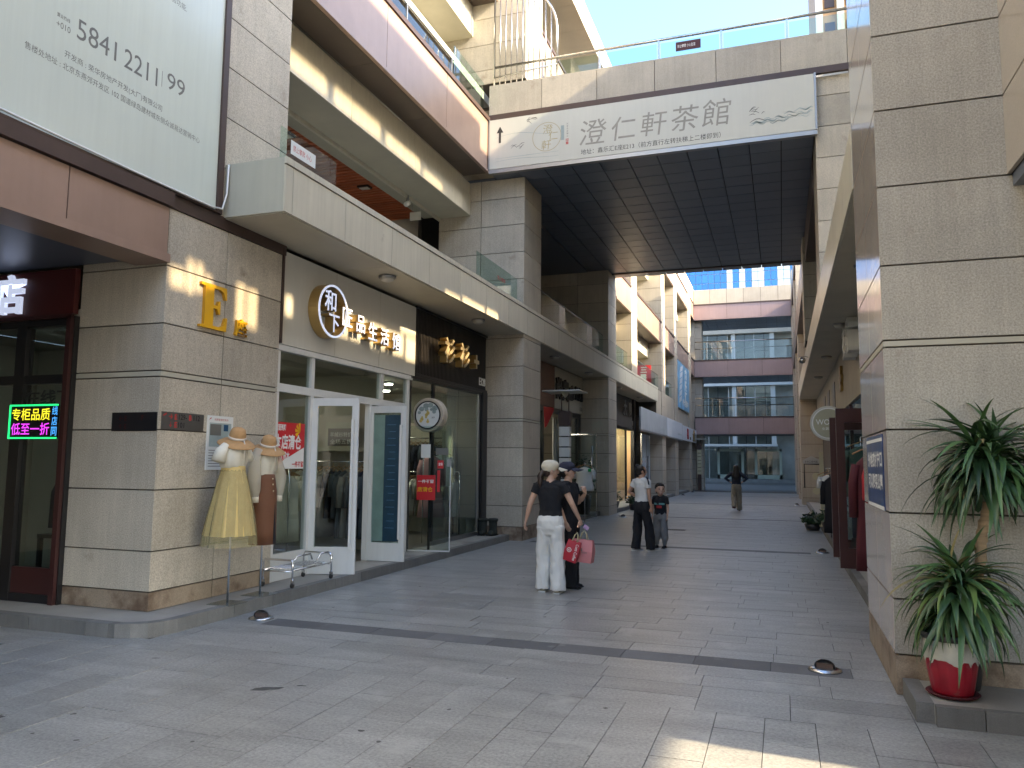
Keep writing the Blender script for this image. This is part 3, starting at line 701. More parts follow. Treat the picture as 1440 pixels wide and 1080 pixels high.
# --- its sign
SG = thing('signboard', 'white shop signboard with round emblem and gold edged letters', 'sign', (-5.76, 9.7, 2.98))
box('panel', -5.82, -5.745, 7.84, 11.53, 2.98, 4.14, 'white_panel', SG)
for y in (9.07, 10.3): box('panel_seam', -5.7449, -5.744, y, y + .006, 2.99, 4.13, 'cream_end', SG)
def raised(ch, y, z, em, depth, parent, x=-5.744, face='led_white', side='gold_metal', weight=.012, stand=.0):
    a = text('letter', ch, (x + stand, y, z), 'street', em, side, parent, weight=weight, depth=depth)
    text('letter_face', ch, (x + stand + depth + .001, y, z), 'street', em, face, a, weight=weight, depth=.004)
rg = lathe('emblem_ring', [(.335, .0), (.36, .0), (.36, .15), (.335, .15), (.335, .0)], (-5.744, 8.77, 3.54), 'gold_metal', SG, seg=40, axis='x', smooth=False)
lathe('emblem_rim', [(.328, .0), (.355, .0), (.355, .012), (.328, .012), (.328, 0)], (-5.593, 8.77, 3.54), 'led_white', rg, seg=40, axis='x', smooth=False)
for ch, y, z, em in (('和', 8.73, 3.68, .30), ('下', 8.83, 3.39, .27), ('匠', 9.16, 3.53, .29), ('品', 9.52, 3.50, .27), ('生', 9.87, 3.45, .28), ('活', 10.23, 3.43, .27), ('馆', 10.60, 3.41, .28)): raised(ch, y, z, em, .13, SG)
# --- black ribbed shop sign and glazed front
S2 = thing('signboard', 'black ribbed signboard with pale gold letters above the dark shop', 'sign', (-5.76, 13.2, 3.0))
box('panel', -5.82, -5.77, 11.545, 14.84, 3.0, 4.16, 'black_metal', S2)
tag(boxes('ribs', [(-5.769, -5.745, y, y + .032, 3.04, 4.13) for y in frange(11.56, 14.8, .058)], 'black_rib', S2), kind='stuff')
boxes('border', [(-5.77, -5.73, 11.54, 14.85, 2.98, 3.035), (-5.77, -5.73, 11.54, 14.85, 4.135, 4.17)], 'black_metal', S2)
M('pale_gold', (.62, .52, .33), .35, metal=.35)
for ch, y in (('衫', 12.66), ('衫', 13.36)): raised(ch, y, 3.56, .47, .13, S2, x=-5.744, face='pale_gold', side='gold_metal', weight=.025)
raised('+', 13.95, 3.52, .5, .13, S2, face='pale_gold', weight=.03)
text('unit_number', 'E128', (-5.742, 14.58, 3.19), 'street', .2, 'print_white', S2, weight=.02, depth=.01, height=.16, width=.34)
SF = thing('shopfront', 'black framed glazed clothing shopfront left of the second pier', 'shopfront', (-5.8, 13, .116))
boxes('frame', [(-5.86, -5.72, 14.60, 14.85, .12, 2.98), (-5.84, -5.76, 11.39, 11.45, .12, 2.98), (-5.86, -5.74, 11.39, 14.85, 2.93, 2.979)], 'black_metal', SF)
boxes('steel_rail', [(-5.84, -5.76, 12.35, 14.59, .12, .19), (-5.83, -5.77, 14.50, 14.56, .19, 2.93)], 'steel_dull', SF)
box('inner_post', -5.83, -5.77, 12.34, 12.40, .19, 2.93, 'black_metal', SF)
for a, b in ((12.41, 13.5), (13.51, 14.49)): box('glass_pane', -5.806, -5.794, a, b, .19, 2.93, 'shop_glass', SF)
box('transom_pane', -5.806, -5.794, 11.46, 12.33, 2.2, 2.93, 'shop_glass', SF)
gd = thing('glass_door', 'frameless glass door with sale notices standing open', 'door', (-5.78, 11.42, .125), rz=math.radians(10))
box('glass_pane', 0, .72, -.006, .006, .02, 2.02, 'door_glass', gd)
boxes('edge_strip', [(0, .72, -.012, .012, 0, .02), (.712, .724, -.01, .01, .02, 1.45)], 'white_frame', gd)
box('patch_fitting', .66, .72, -.02, .02, 1.36, 1.48, 'steel_dull', gd)
for nm, x0, x1, z0, z1, m in (('notice', .22, .38, 1.50, 1.72, 'paper'), ('notice', .47, .68, 1.55, 1.66, 'print_grey'), ('red_notice', .50, .60, 1.33, 1.46, 'red_poster'), ('red_notice', .16, .47, .82, 1.22, 'red_poster'), ('red_notice', .50, .545, .95, 1.3, 'red_poster')):
    box(nm, x0, x1, -.0095, -.0068, z0, z1, m, gd)
text('notice_lettering', '一件不留', (.31, -.0098, 1.12), 'cam', .06, 'print_white', gd, weight=.02, width=.26)
text('notice_lettering', '店清仓', (.30, -.0098, .99), 'cam', .08, 'neon_yellow' if False else 'yellow_paint', gd, weight=.03, width=.26)
text('notice_lettering', '全场', (.55, -.0098, 1.40), 'cam', .05, 'print_white', gd, weight=.02, width=.07)
# round lightbox sign on a post in front of the dark shop
DS = thing('round_sign', 'round drum sign painted with gourds and leaves on a post', 'sign', (-5.53, 11.70, .12))
M('drum_beige', (.42, .37, .30), .4)
dr_ = lathe('drum', [(.0, -.09), (.275, -.09), (.285, -.08), (.285, -.02), (.272, .0), (.285, .02), (.285, .08), (.275, .09), (.0, .09)], (-5.54, 11.72, 2.335), 'drum_beige', DS, seg=40, axis='y', smooth=False)
lathe('face', [(.0, -.004), (.215, -.004), (.215, .0), (.0, .0)], (-5.54, 11.628, 2.335), 'paper', dr_, seg=36, axis='y', smooth=False)
lathe('face_rim', [(.214, -.012), (.235, -.012), (.235, .0), (.214, .0), (.214, -.012)], (-5.54, 11.63, 2.335), 'black_metal', dr_, seg=36, axis='y', smooth=False)
M('leaf_ink', (.25, .31, .31), .6, var=.3, vscale=20); M('gourd', (.55, .42, .12), .5, var=.2, vscale=30)
def disc(name, c, r, mat, parent, sx=1., seg=18, th=.0015):
    pts = [(r * sx * math.cos(2 * math.pi * i / seg), r * math.sin(2 * math.pi * i / seg)) for i in range(seg)]
    return prism(name, pts, c, (1, 0, 0), (0, 0, 1), th, mat, parent)
k = 0
for dx, dz, r in ((-.03, .15, .045), (.05, .16, .04), (-.11, .10, .04), (-.02, .09, .03), (.07, .09, .025), (.13, .11, .045), (-.15, .04, .025), (.12, .05, .03)):
    k += 1; disc('painted_leaf', (-5.54 + dx, 11.6235 - .0006 * k, 2.335 + dz), r, 'leaf_ink', dr_, 1.2)
for dx, dz, r in ((-.02, .0, .028), (-.025, -.035, .02), (.01, .03, .03), (.0, .065, .016), (-.10, -.07, .03), (-.12, -.1, .026), (-.095, -.035, .016), (.01, -.11, .026), (.01, -.075, .014)):
    k += 1; disc('painted_gourd', (-5.54 + dx, 11.6235 - .0006 * k, 2.335 + dz), r, 'gourd', dr_)
text('seal_text', '葫芦', (-5.435, 11.617, 2.29), 'cam', .03, 'print_black', dr_)
tube('post', [(-5.54, 11.75, .12), (-5.54, 11.75, 2.06)], .022, 'black_metal', DS)
# --- red clearance poster in the near window
RP = thing('poster', 'red and white clearance sale poster in the near shop window', 'poster', (-5.785, 8.15, 1.48))
box('sheet', -5.7925, -5.789, 7.91, 8.50, 1.46, 2.03, 'print_white', RP)
prism('red_field', [(0, .04), (.59, .27), (.59, .57), (0, .57)], (-5.789, 7.91, 1.46), (0, 1, 0), (0, 0, 1), .0015, 'red_poster', RP)
for txt, y, z, h, w_, m in (('店面到期', 8.00, 1.965, .085, .20, 'print_white'), ('本店清仓', 8.16, 1.79, .19, .56, 'print_white'), ('不计成本', 8.06, 1.615, .11, .27, 'print_white'), ('一件不留', 8.37, 1.515, .075, .24, 'red_poster')):
    text('lettering', txt, (-5.7868, y, z), 'street', h, m, RP, weight=.03, width=w_, height=h)
for i in range(4):
    a = math.radians(-30 + 55 * i / 1.5); prism('burst', [(0, -.008), (.10, -.022), (.11, .02), (0, .008)], (-5.7870, 8.40, 1.93), (0, -math.cos(a), math.sin(a)), (0, math.sin(a), math.cos(a)), -.001, 'yellow_paint', RP)
# --- wall plates, notice, gold E on the corner pier
EL = thing('wall_letter', 'large yellow block letter E with small character on corner pier', 'sign', (-5.715, 6.75, 2.95))
ser = [(0, 0), (.40, 0), (.41, .15), (.385, .15), (.355, .06), (.30, .035), (.19, .035), (.19, .225), (.25, .225), (.275, .17), (.295, .17), (.295, .315), (.275, .315), (.25, .26), (.19, .26), (.19, .44), (.29, .44), (.345, .415), (.375, .345), (.395, .345), (.385, .475), (0, .475), (0, .45), (.06, .44), (.06, .035), (0, .025)]
el = prism('letter', [(u * 1.0, v) for u, v in ser], (-5.72, 6.41, 2.945), (0, 1, 0), (0, 0, 1), .035, 'yellow_side', EL)
prism('letter_face', ser, (-5.6845, 6.41, 2.945), (0, 1, 0), (0, 0, 1), .002, 'yellow_paint', el)
c2 = text('letter', '座', (-5.72, 7.07, 3.035), 'street', .2, 'yellow_side', EL, weight=.03, depth=.03); text('letter_face', '座', (-5.689, 7.07, 3.035), 'street', .2, 'yellow_paint', c2, weight=.03, depth=.002)
WP = thing('direction_plate', 'grey metal unit number plate on the street side of corner pier', 'sign', (-5.71, 6.28, 1.84))
M('plate_grey', (.13, .125, .12), .35, metal=.5, var=.1)
box('plate', -5.719, -5.713, 5.985, 6.57, 1.855, 2.03, 'plate_grey', WP)
for txt, y, z, w_, m in (('→', 6.105, 1.985, .05, 'print_red'), ('E', 6.175, 1.985, .035, 'print_red'), ('129-', 6.27, 1.985, .11, 'print_black'), ('B', 6.375, 1.985, .035, 'print_red'), ('112', 6.465, 1.985, .09, 'print_black'), ('↓', 6.105, 1.905, .03, 'print_red'), ('E', 6.175, 1.905, .035, 'print_red'), ('101', 6.25, 1.905, .085, 'print_black')):
    text('lettering', txt, (-5.7128, y, z), 'street', .07, m, WP, weight=.02, width=w_, height=.055)
prism('arrow_mark', [(0, 0), (.05, .02), (.045, .035), (.01, .015)], (-5.7128, 6.0, 1.985), (0, 1, 0), (0, 0, 1), .001, 'print_red', WP)
BP = thing('direction_plate', 'black glossy unit number plate on the shaded side of corner pier', 'sign', (-6.0, 5.94, 1.83))
box('plate', -6.295, -5.73, 5.943, 5.949, 1.835, 2.02, 'black_metal', BP)
for txt, x, z in (('←', -6.18, 1.96), ('E', -6.12, 1.96), ('F', -5.91, 1.965), ('↑', -6.18, 1.88), ('E', -6.12, 1.88)): text('lettering', txt, (x, 5.9425, z), 'cam', .06, 'red_dark', BP, weight=.02, height=.05)
NT = thing('notice', 'white framed paper notice on corner pier behind the mannequins', 'notice', (-5.71, 6.83, 1.46))
box('sheet', -5.7195, -5.712, 6.625, 7.03, 1.455, 2.03, 'paper', NT)
box('printed_block', -5.7119, -5.711, 6.66, 7.0, 1.70, 1.955, 'print_blue', NT); box('printed_block', -5.7109, -5.71, 6.88, 6.95, 1.87, 1.94, 'door_blue', NT); box('printed_block', -5.7109, -5.71, 6.67, 6.84, 1.82, 1.94, 'print_grey', NT)
text('lettering', '消费者维权告示', (-5.7112, 6.84, 1.99), 'street', .03, 'print_red', NT, width=.22, height=.025)
prism('arrow_mark', [(0, 0), (.04, .02), (.03, .03)], (-5.7112, 6.645, 1.98), (0, 1, 0), (0, 0, 1), .001, 'print_red', NT)
for i in range(7): box('text_line', -5.7119, -5.711, 6.66, 6.98 - .05 * (i % 3), 1.49 + i * .028, 1.497 + i * .028, 'print_grey', NT)
# --- billboard on the upper wall
BB = thing('billboard', 'pale green glossy developer billboard with grey phone number', 'billboard', (-5.72, 2.5, 4.21))
box('panel', -5.77, -5.69, -4, 6.56, 4.235, 9.5, 'billboard', BB)
boxes('frame', [(-5.78, -5.665, 6.561, 6.615, 4.212, 9.5), (-5.78, -5.68, 6.625, 6.66, 4.212, 9.5), (-5.78, -5.672, -4, 6.56, 4.212, 4.234)], 'brown_trim', BB)
tube('cable', [(-5.665, 0, 4.25), (-5.665, 3.2, 4.245), (-5.665, 4.1, 4.26), (-5.66, 5.4, 4.24), (-5.655, 6.45, 4.235), (-5.65, 6.62, 4.26), (-5.65, 6.68, 4.45), (-5.65, 6.69, 4.78)], .011, 'white_frame', BB, seg=6)
for txt, y0, y1, z, h, wt in (('5841', 4.75, 5.17, 5.285, .185, .0), ('2211', 5.26, 5.665, 5.285, .185, 0.), ('99', 5.79, 6.03, 5.325, .17, 0.), ('+010', 4.55, 4.685, 5.22, .055, 0.), ('置业热线', 4.55, 4.677, 5.30, .036, .01),
                          ('开发商 : 荣华房地产开发(大厂)有限公司', 4.645, 5.745, 4.995, .072, 0.), ('售楼处地址 : 北京东燕郊开发区 102 国道绿岛建材城东侧众诚易达营销中心', 4.285, 6.275, 4.888, .064, 0.), ('体验功能.', 5.72, 6.0, 6.19, .07, 0.)):
    text('lettering', txt, (-5.6895, (y0 + y1) / 2, z), 'street', .1, 'print_grey', BB, weight=wt, width=y1 - y0, height=h)
box('divider', -5.6899, -5.689, 5.722, 5.726, 5.22, 5.38, 'print_grey', BB)
# --- sign on the footbridge
BS = thing('signboard', 'long white tea house signboard with brush letters on the footbridge', 'sign', (-2.15, 12.70, 6.87))
box('panel', -4.91, .63, 12.695, 12.735, 6.872, 7.80, 'sign_white', BS)
box('frame', .631, .66, 12.68, 12.738, 6.87, 7.81, 'steel_dull', BS); box('frame', -4.93, -4.911, 12.68, 12.738, 6.87, 7.81, 'steel_dull', BS)
prism('arrow', [(-.02, -.15), (.02, -.15), (.02, .04), (.065, .04), (0, .16), (-.065, .04), (-.02, .04)], (-4.71, 12.6945, 7.50), (1, 0, 0), (0, 0, 1), .001, 'print_black', BS)
for ch, x, z, em in (('澄', -2.976, 7.325, .50), ('仁', -2.44, 7.32, .46), ('軒', -1.92, 7.33, .46), ('茶', -1.40, 7.35, .48), ('館', -.89, 7.375, .50)): text('brush_character', ch, (x, 12.6945, z), 'cam', em, 'print_brush', BS, weight=.0, shear=.12)
text('lettering', '地址：鑫乐汇E座E213（前方直行左转扶梯上二楼即到）', (-2.01, 12.6945, 6.982), 'cam', .1, 'print_black', BS, width=2.37, height=.10)
lathe('ring', [(.258, -.001), (.268, -.001), (.268, 0), (.258, 0), (.258, -.001)], (-3.82, 12.6945, 7.35), 'print_gold', BS, seg=48, axis='y', smooth=False)
for ch, x, z in (('澄', -3.80, 7.49), ('仁', -3.70, 7.36), ('軒', -3.83, 7.20)): text('seal_character', ch, (x, 12.6944, z), 'cam', .19, 'print_gold', BS, shear=.1)
for i, ch in enumerate('以茶会友静心'): text('small_character', ch, (-3.44, 12.6945, 7.54 - i * .045), 'cam', .035, 'print_grey', BS)
text('red_seal', '印', (-3.445, 12.6945, 7.24), 'cam', .06, 'print_red', BS, weight=.02); text('red_seal', '章', (-3.445, 12.6945, 7.185), 'cam', .06, 'print_red', BS, weight=.02)
box('grey_block', -3.56, -3.50, 12.6935, 12.6948, 7.25, 7.52, 'print_blue', BS)
def stroke(pts, wd, mat, y=12.6943):
    P = [Vector((a, y, b)) for a, b in pts]; V, Fc = [], []
    for i, p in enumerate(P):
        t = (P[min(i + 1, len(P) - 1)] - P[max(i - 1, 0)]).normalized(); nn = Vector((-t.z, 0, t.x)); k_ = wd * (1 - abs(2 * i / (len(P) - 1) - 1) * .6)
        V += [tuple(p + nn * k_), tuple(p - nn * k_)]
    Fc = [(2 * i, 2 * i + 1, 2 * i + 3, 2 * i + 2) for i in range(len(P) - 1)]
    return mesh_obj('ink_stroke', V, Fc, mat, BS)
rs = random.Random(5)
for bx_, bz in ((-4.40, 7.22), (-4.16, 7.70), (-.27, 7.28)):             # ink birds
    for k in range(7):
        a = rs.uniform(-.6, .9); L_ = rs.uniform(.05, .13); x0, z0 = bx_ + rs.uniform(-.10, .10), bz + rs.uniform(-.04, .04)
        stroke([(x0 + L_ * t * math.cos(a), min(7.78, z0 + L_ * t * math.sin(a) + .02 * math.sin(3 * t))) for t in (0, .25, .5, .75, 1)], .005, 'print_black' if k < 4 else 'print_grey')
for k in range(34):                                                        # washed ink hills, roofs and a bridge
    t = k / 33; x0 = -.30 + .88 * t; z0 = 7.10 + .10 * t * t + rs.uniform(-.05, .07) * (.4 + t)
    stroke([(x0 + .14 * u, min(7.7, z0 + .022 * math.sin(u * 5 + k))) for u in (-.5, -.2, .1, .4, .7) if x0 + .14 * u < .62], rs.uniform(.003, .010), 'print_blue')
stroke([(-.36 + .05 * i, 7.12 + .05 * math.sin(i * .65)) for i in range(6)], .008, 'print_grey')
for k, (z, a) in enumerate(((7.06, .0), (7.0, .02), (7.45, .05))): stroke([(-4.8 + .12 * i, z + a * math.sin(i * .5)) for i in range(11)], .004, 'print_blue')
BS.scale = (KB, KB, KB); BS.location = (-2.438, 14.40, 7.58)
# --- shop at the mouth of the left passage
PS = thing('shopfront', 'dark clothing shopfront facing the viewer in the left passage', 'shopfront', (-8.2, 5.95, .116))
boxes('frame', [(-6.935, -6.815, 5.90, 6.0, .116, 3.02), (-7.62, -7.48, 5.90, 6.0, .116, 3.0), (-9.4, -9.28, 5.90, 6.0, .116, 3.0), (-9.4, -6.935, 5.905, 5.995, 2.33, 2.42), (-9.4, -6.935, 5.905, 5.995, .116, .20), (-9.4, -6.935, 5.905, 5.995, 2.93, 3.01)], 'black_metal', PS)
boxes('door_post', [(-6.89, -6.83, 5.86, 5.899, .118, 3.02), (-9.4, -6.83, 5.86, 5.899, 3.0, 3.04)], 'dark_red_metal', PS)
box('kick_panel', -9.28, -6.936, 5.92, 5.98, .201, .46, 'dark_red_metal', PS)
for a, b in ((-9.27, -7.63), (-7.47, -6.94)):
    box('glass_pane', a, b, 5.945, 5.955, .46, 2.32, 'shop_glass', PS); box('glass_pane', a, b, 5.945, 5.955, 2.42, 2.92, 'shop_glass', PS)
boxes('interior_shell', [(-9.6, -6.82, 9.2, 9.3, .116, 3.02), (-9.7, -9.6, 5.96, 9.3, .116, 3.02), (-9.6, -6.82, 5.96, 9.2, 3.03, 3.1)], 'interior_wall', PS)
box('floor', -9.6, -6.82, 5.96, 9.2, .09, .117, 'interior_floor', PS)
text('window_lettering', '在线下', (-7.17, 5.940, 2.19), 'cam', .2, 'print_black', PS, weight=.02, width=.66, height=.16)
PSS = thing('signboard', 'dark red shop sign with white lit character in the passage', 'sign', (-8, 5.9, 3.05))
box('panel', -9.4, -6.83, 5.88, 5.94, 3.045, 3.515, 'red_dark', PSS)
for i, ch in enumerate('折扣店'):
    cx_ = -7.72 - (2 - i) * .52; a = text('letter', ch, (cx_, 5.879, 3.28), 'cam', .44, 'led_white', PSS, weight=.03, depth=.04)
NS = thing('led_sign', 'glowing green bordered neon sale sign in the passage shop window', 'sign', (-7.2, 5.9, 1.75))
box('backing', -7.60, -6.93, 5.872, 5.885, 1.76, 2.11, 'black_metal', NS)
boxes('border', [(-7.60, -6.93, 5.862, 5.8719, 2.095, 2.112), (-7.60, -6.93, 5.862, 5.8719, 1.758, 1.775), (-7.60, -7.585, 5.862, 5.8719, 1.775, 2.095)], 'neon_green', NS)
text('lettering', '专柜品质', (-7.305, 5.8715, 2.01), 'cam', .1, 'neon_yellow', NS, weight=.01, width=.53, height=.125)
text('lettering', '低至一折', (-7.305, 5.8715, 1.86), 'cam', .1, 'neon_magenta', NS, weight=.01, width=.53, height=.125)
for i, ch in enumerate('线店同'): text('lettering', ch, (-6.975, 5.8715, 2.045 - i * .105), 'cam', .1, 'neon_blue', NS, weight=.01, width=.075, height=.09)
PL = thing('ceiling_lamp', 'added round lamp that lights the passage shop', 'lamp', (-7.9, 6.9, 2.98)); lathe('housing', [(.0, .0), (.12, .0), (.12, .04), (.0, .04)], (-7.9, 6.9, 2.985), 'white_frame', PL, seg=14); lathe('bulb', [(.0, -.015), (.09, -.015), (.09, -.001), (.0, -.001)], (-7.9, 6.9, 2.985), 'lamp_cool', PL, seg=14)  # lamp added because the passage shop stayed too dark
# --- ceiling dome lamps under the left awning
for i, y in enumerate((9.6, 13.1, 18.2, 21.8, 26.2, 30.4)):
    l = thing('dome_lamp', '%s unlit dome lamp from the near end under the left awning' % ('first', 'second', 'third', 'fourth', 'fifth', 'sixth')[i], 'lamp', (-5.25, y, 4.19), 'dome lamps under the left awning')
    lathe('base', [(.0, -.03), (.125, -.03), (.125, .0), (.0, 0)], (-5.25, y, 4.189), 'steel_dull', l, seg=24)
    lathe('diffuser', [(.0, -.085), (.05, -.08), (.09, -.062), (.112, -.03)], (-5.25, y, 4.188), 'lamp_dome', l, seg=24)
for i, y in enumerate((10.9, 15.4, 20.0, 24.6)):
    l = thing('dome_lamp', '%s unlit dome lamp from the near end under the right awning' % ('first', 'second', 'third', 'fourth')[i], 'lamp', (1.08, y, 4.19), 'dome lamps under the right awning')
    lathe('base', [(.0, -.03), (.125, -.03), (.125, .0), (.0, 0)], (1.08, y, 4.189), 'steel_dull', l, seg=24)
    lathe('diffuser', [(.0, -.085), (.05, -.08), (.09, -.062), (.112, -.03)], (1.08, y, 4.188), 'lamp_dome', l, seg=24)
# --- balcony glass, ceiling lamps and camera on the first floor
GP = thing('glass_railing', 'clear balcony glass panel with red printed notice above the awning end', 'railing', (-5.1, 7.4, 4.8))
box('glass_pane', -5.105, -5.095, 6.84, 7.95, 4.80, 5.22, 'rail_glass', GP)
box('notice', -5.094, -5.091, 7.02, 7.5, 4.97, 5.13, 'paper', GP)
text('notice_lettering', '禁止攀爬 小心', (-5.0905, 7.24, 5.05), 'street', .06, 'print_red', GP, width=.36, height=.07)
GP2 = thing('glass_railing', 'clear balcony glass panel beside the second pier', 'railing', (-5.1, 14, 4.8))
box('glass_pane', -5.105, -5.095, 12.6, 14.85, 4.80, 5.35, 'rail_glass', GP2); text('notice_lettering', '禁止攀爬', (-5.094, 13.9, 5.12), 'street', .09, 'print_red', GP2, width=.45)
for y0, y1 in ((24.35, 26.95), (28.2, 34.2), (35.45, 38.6), (16.1, 23.0)):
    g = thing('glass_railing', 'clear first floor balcony glass on the left past the %s' % {24.35: 'third pier', 28.2: 'fourth pier', 35.45: 'fifth pier', 16.1: 'second pier'}[y0], 'railing', (-5.1, y0, 4.8)); box('glass_pane', -5.105, -5.095, y0, y1, 4.80, 5.45, 'rail_glass', g); tube('handrail', [(-5.1, y0, 5.47), (-5.1, y1, 5.47)], .015, 'steel', g, seg=6)
UR = thing('glass_railing', 'second floor balcony rail with glass above the copper band', 'railing', (-5.7, 11, 8.7))
tube('handrail', [(-5.74, 7.8, 9.18), (-5.74, 12.85, 9.18)], .02, 'steel', UR, seg=6)
for y in (9.0, 10.9, 12.75): box('rail_post', -5.76, -5.72, y, y + .03, 8.721, 9.17, 'steel_dull', UR)
box('glass_pane', -5.745, -5.735, 7.85, 12.8, 8.74, 9.06, 'rail_glass', UR); box('glass_pane', -5.725, -5.715, 12.84, 14.4, 8.725, 9.48, 'rail_glass', UR)
for y in (9.3, 11.6): 
    l = thing('ceiling_lamp', 'square lamp in the red slatted balcony ceiling, %s one' % ('nearer' if y < 10 else 'farther'), 'lamp', (-7.6, y * 1.1, 6.86)); boxes('housing', [(-7.7, -7.46, y * 1.1, y * 1.1 + .18, 6.875, 6.909)], 'black_metal', l); box('diffuser', -7.67, -7.49, y * 1.1 + .03, y * 1.1 + .15, 6.862, 6.874, 'lamp_dome', l)
CM = thing('camera_dome', 'white security camera hanging under the balcony ceiling', 'security camera', (-6.87, 13.3, 6.55))
tube('bracket', [(-6.87, 13.3, 6.80), (-6.87, 13.3, 6.66)], .03, 'steel_dull', CM); tube('body', [(-6.87, 13.35, 6.67), (-6.84, 13.18, 6.58)], .05, 'white_frame', CM, seg=12)
SB = thing('ceiling_sign', 'small white hanging direction sign under the balcony ceiling', 'sign', (-7.0, 13.9, 6.5)); box('panel', -7.12, -6.88, 13.9, 13.93, 6.5, 6.67, 'white_panel', SB); tubes('hanger', [[(-7.08, 13.915, 6.67), (-7.08, 13.915, 6.9)], [(-6.92, 13.915, 6.67), (-6.92, 13.915, 6.9)]], .005, 'steel_dull', SB, seg=5)
# ---------------------------------------------------------------- shops farther along the left
def elephant(k=1.0):
    return [(k * u, k * v) for u, v in ((.02, 0), (.07, 0), (.075, .09), (.12, .085), (.13, 0), (.175, 0), (.18, .09), (.215, .09), (.21, 0), (.255, 0), (.262, .12), (.285, .15), (.30, .10), (.31, .02), (.335, .02), (.335, .12), (.325, .21), (.30, .27), (.26, .295), (.20, .285), (.17, .25), (.10, .255), (.045, .235), (.012, .18), (0, .10))]
E1 = thing('signboard', 'cream and brown ceramics shop signboard past the second pier', 'sign', (-5.76, 20, 3.04))
box('brown_panel', -5.82, -5.755, 16.08, 19.96, 3.04, 4.16, 'wood_brown', E1); box('cream_panel', -5.82, -5.75, 19.97, 23.08, 3.04, 4.16, 'cream_end', E1)
for ch, y, em in (('尚', 20.27, .62), ('宾', 20.95, .62)): text('letter', ch, (-5.749, y, 3.60), 'street', em, 'print_black', E1, weight=.03, depth=.05)
prism('elephant_mark', elephant(1.55), (-5.749, 21.35, 3.36), (0, 1, 0), (0, 0, 1), .04, 'print_black', E1)
text('letter', '瓷器大观', (-5.749, 22.5, 3.62), 'street', .3, 'print_black', E1, weight=.04, depth=.04, width=.95, height=.42); text('unit_number', 'E126', (-5.749, 22.85, 3.19), 'street', .15, 'print_black', E1, weight=.03, width=.3)
F1 = thing('shopfront', 'black framed ceramics shopfront between the second and third piers', 'shopfront', (-5.8, 19.5, .116))
boxes('frame', [(-5.86, -5.76, 16.1, 16.35, .12, 3.03), (-5.84, -5.76, 18.9, 19.0, .12, 3.03), (-5.84, -5.76, 20.6, 20.7, .12, 3.03), (-5.86, -5.76, 22.5, 22.85, .12, 3.03), (-5.85, -5.761, 16.35, 22.5, 2.9, 3.03)], 'black_metal', F1)
for a, b in ((16.35, 18.9), (20.7, 22.5)): box('glass_pane', -5.806, -5.794, a, b, .13, 2.9, 'shop_glass', F1)
box('floor', -9.5, -5.87, 16.06, 23.0, .09, .118, 'interior_floor', F1); box('ceiling', -9.5, -5.87, 16.06, 23.0, 3.05, 3.1, 'interior_wall', F1); box('back_wall', -8.1, -8.0, 16.06, 23.0, .118, 3.05, 'interior_wall', F1)
boxes('curtain', [(-6.12 + .03 * (i % 2), -6.08 + .03 * (i % 2), 21.0 + .11 * i, 21.11 + .11 * i, .2, 2.85) for i in range(12)], 'white_panel', F1)
for y in (17.6, 19.2):
    l = thing('pendant_lamp', 'small lit pendant bulb inside the ceramics shop, %s one' % ('nearer' if y < 18 else 'farther'), 'lamp', (-6.6, y, 2.5)); tube('cord', [(-6.6, y, 2.56), (-6.6, y, 3.05)], .006, 'black_metal', l, seg=5); lathe('bulb', [(0, -.06), (.035, -.045), (.05, 0), (.03, .05), (.012, .06)], (-6.6, y, 2.5), 'lamp_glow', l, seg=12)
FL = thing('banner', 'small red triangular banner hanging beside the second pier', 'banner', (-5.45, 18.4, 2.45))
prism('cloth', [(0, 0), (.1, .05), (.42, .45), (.42, .52), (-.05, .52)], (-5.5, 18.2, 2.42), (.25, .97, 0), (0, 0, 1), .012, 'red_poster', FL)
gl = thing('glass_door', 'glass door with steel handle standing open at the ceramics shop', 'door', (-5.76, 20.66, .125), rz=math.radians(-4))
box('glass_pane', .02, 1.0, -.006, .006, .02, 2.2, 'door_glass', gl); boxes('edge_strip', [(0, 1.02, -.015, .015, 0, .02), (0, 1.02, -.015, .015, 2.2, 2.235), (1.0, 1.02, -.012, .012, .02, 2.2)], 'steel', gl); tube('pull_handle', [(.9, -.05, .7), (.9, -.05, 1.9)], .016, 'steel', gl)
EL2 = prism('elephant_decal', elephant(1.05), (-5.472, 23.096, 2.55), (1, 0, 0), (0, 0, 1), .004, 'cream_end', None); tag(EL2, 'pale elephant decal on the third pier by the ceramics shop', 'decal')
WL = text('welcome_lettering', 'Welcome', (-5.29, 23.096, 2.20), 'cam', .12, 'cream_end', None, width=.44, height=.11, depth=.003); tag(WL, 'pale Welcome lettering on the third pier below the elephant', 'lettering')
# bay past the third pier
E2 = thing('signboard', 'charcoal signboard with grey letters above the warmly lit shop', 'sign', (-5.76, 28.4, 2.98))
M('charcoal', (.055, .055, .06), .5, var=.1)
box('panel', -5.83, -5.76, 24.35, 32.0, 2.98, 4.18, 'charcoal', E2)
for ch, y in (('大', 29.75), ('壹', 30.75)): text('letter', ch, (-5.759, y, 3.72), 'street', .62, 'steel_dull', E2, weight=.03, depth=.06)
text('letter', '茶空间', (-5.759, 31.6, 3.2), 'street', .2, 'steel_dull', E2, weight=.02, depth=.03)
F2 = thing('shopfront', 'warmly lit shopfront past the third pier on the left', 'shopfront', (-5.8, 28, .116))
boxes('frame', [(-5.84, -5.76, 24.35, 24.5, .12, 2.97), (-5.84, -5.76, 27.6, 27.7, .12, 2.97), (-5.84, -5.70, 31.5, 32.0, .12, 4.2), (-5.85, -5.76, 24.5, 31.5, 2.88, 2.97), (-5.84, -5.76, 30.2, 30.28, .12, 2.88)], 'black_metal', F2)
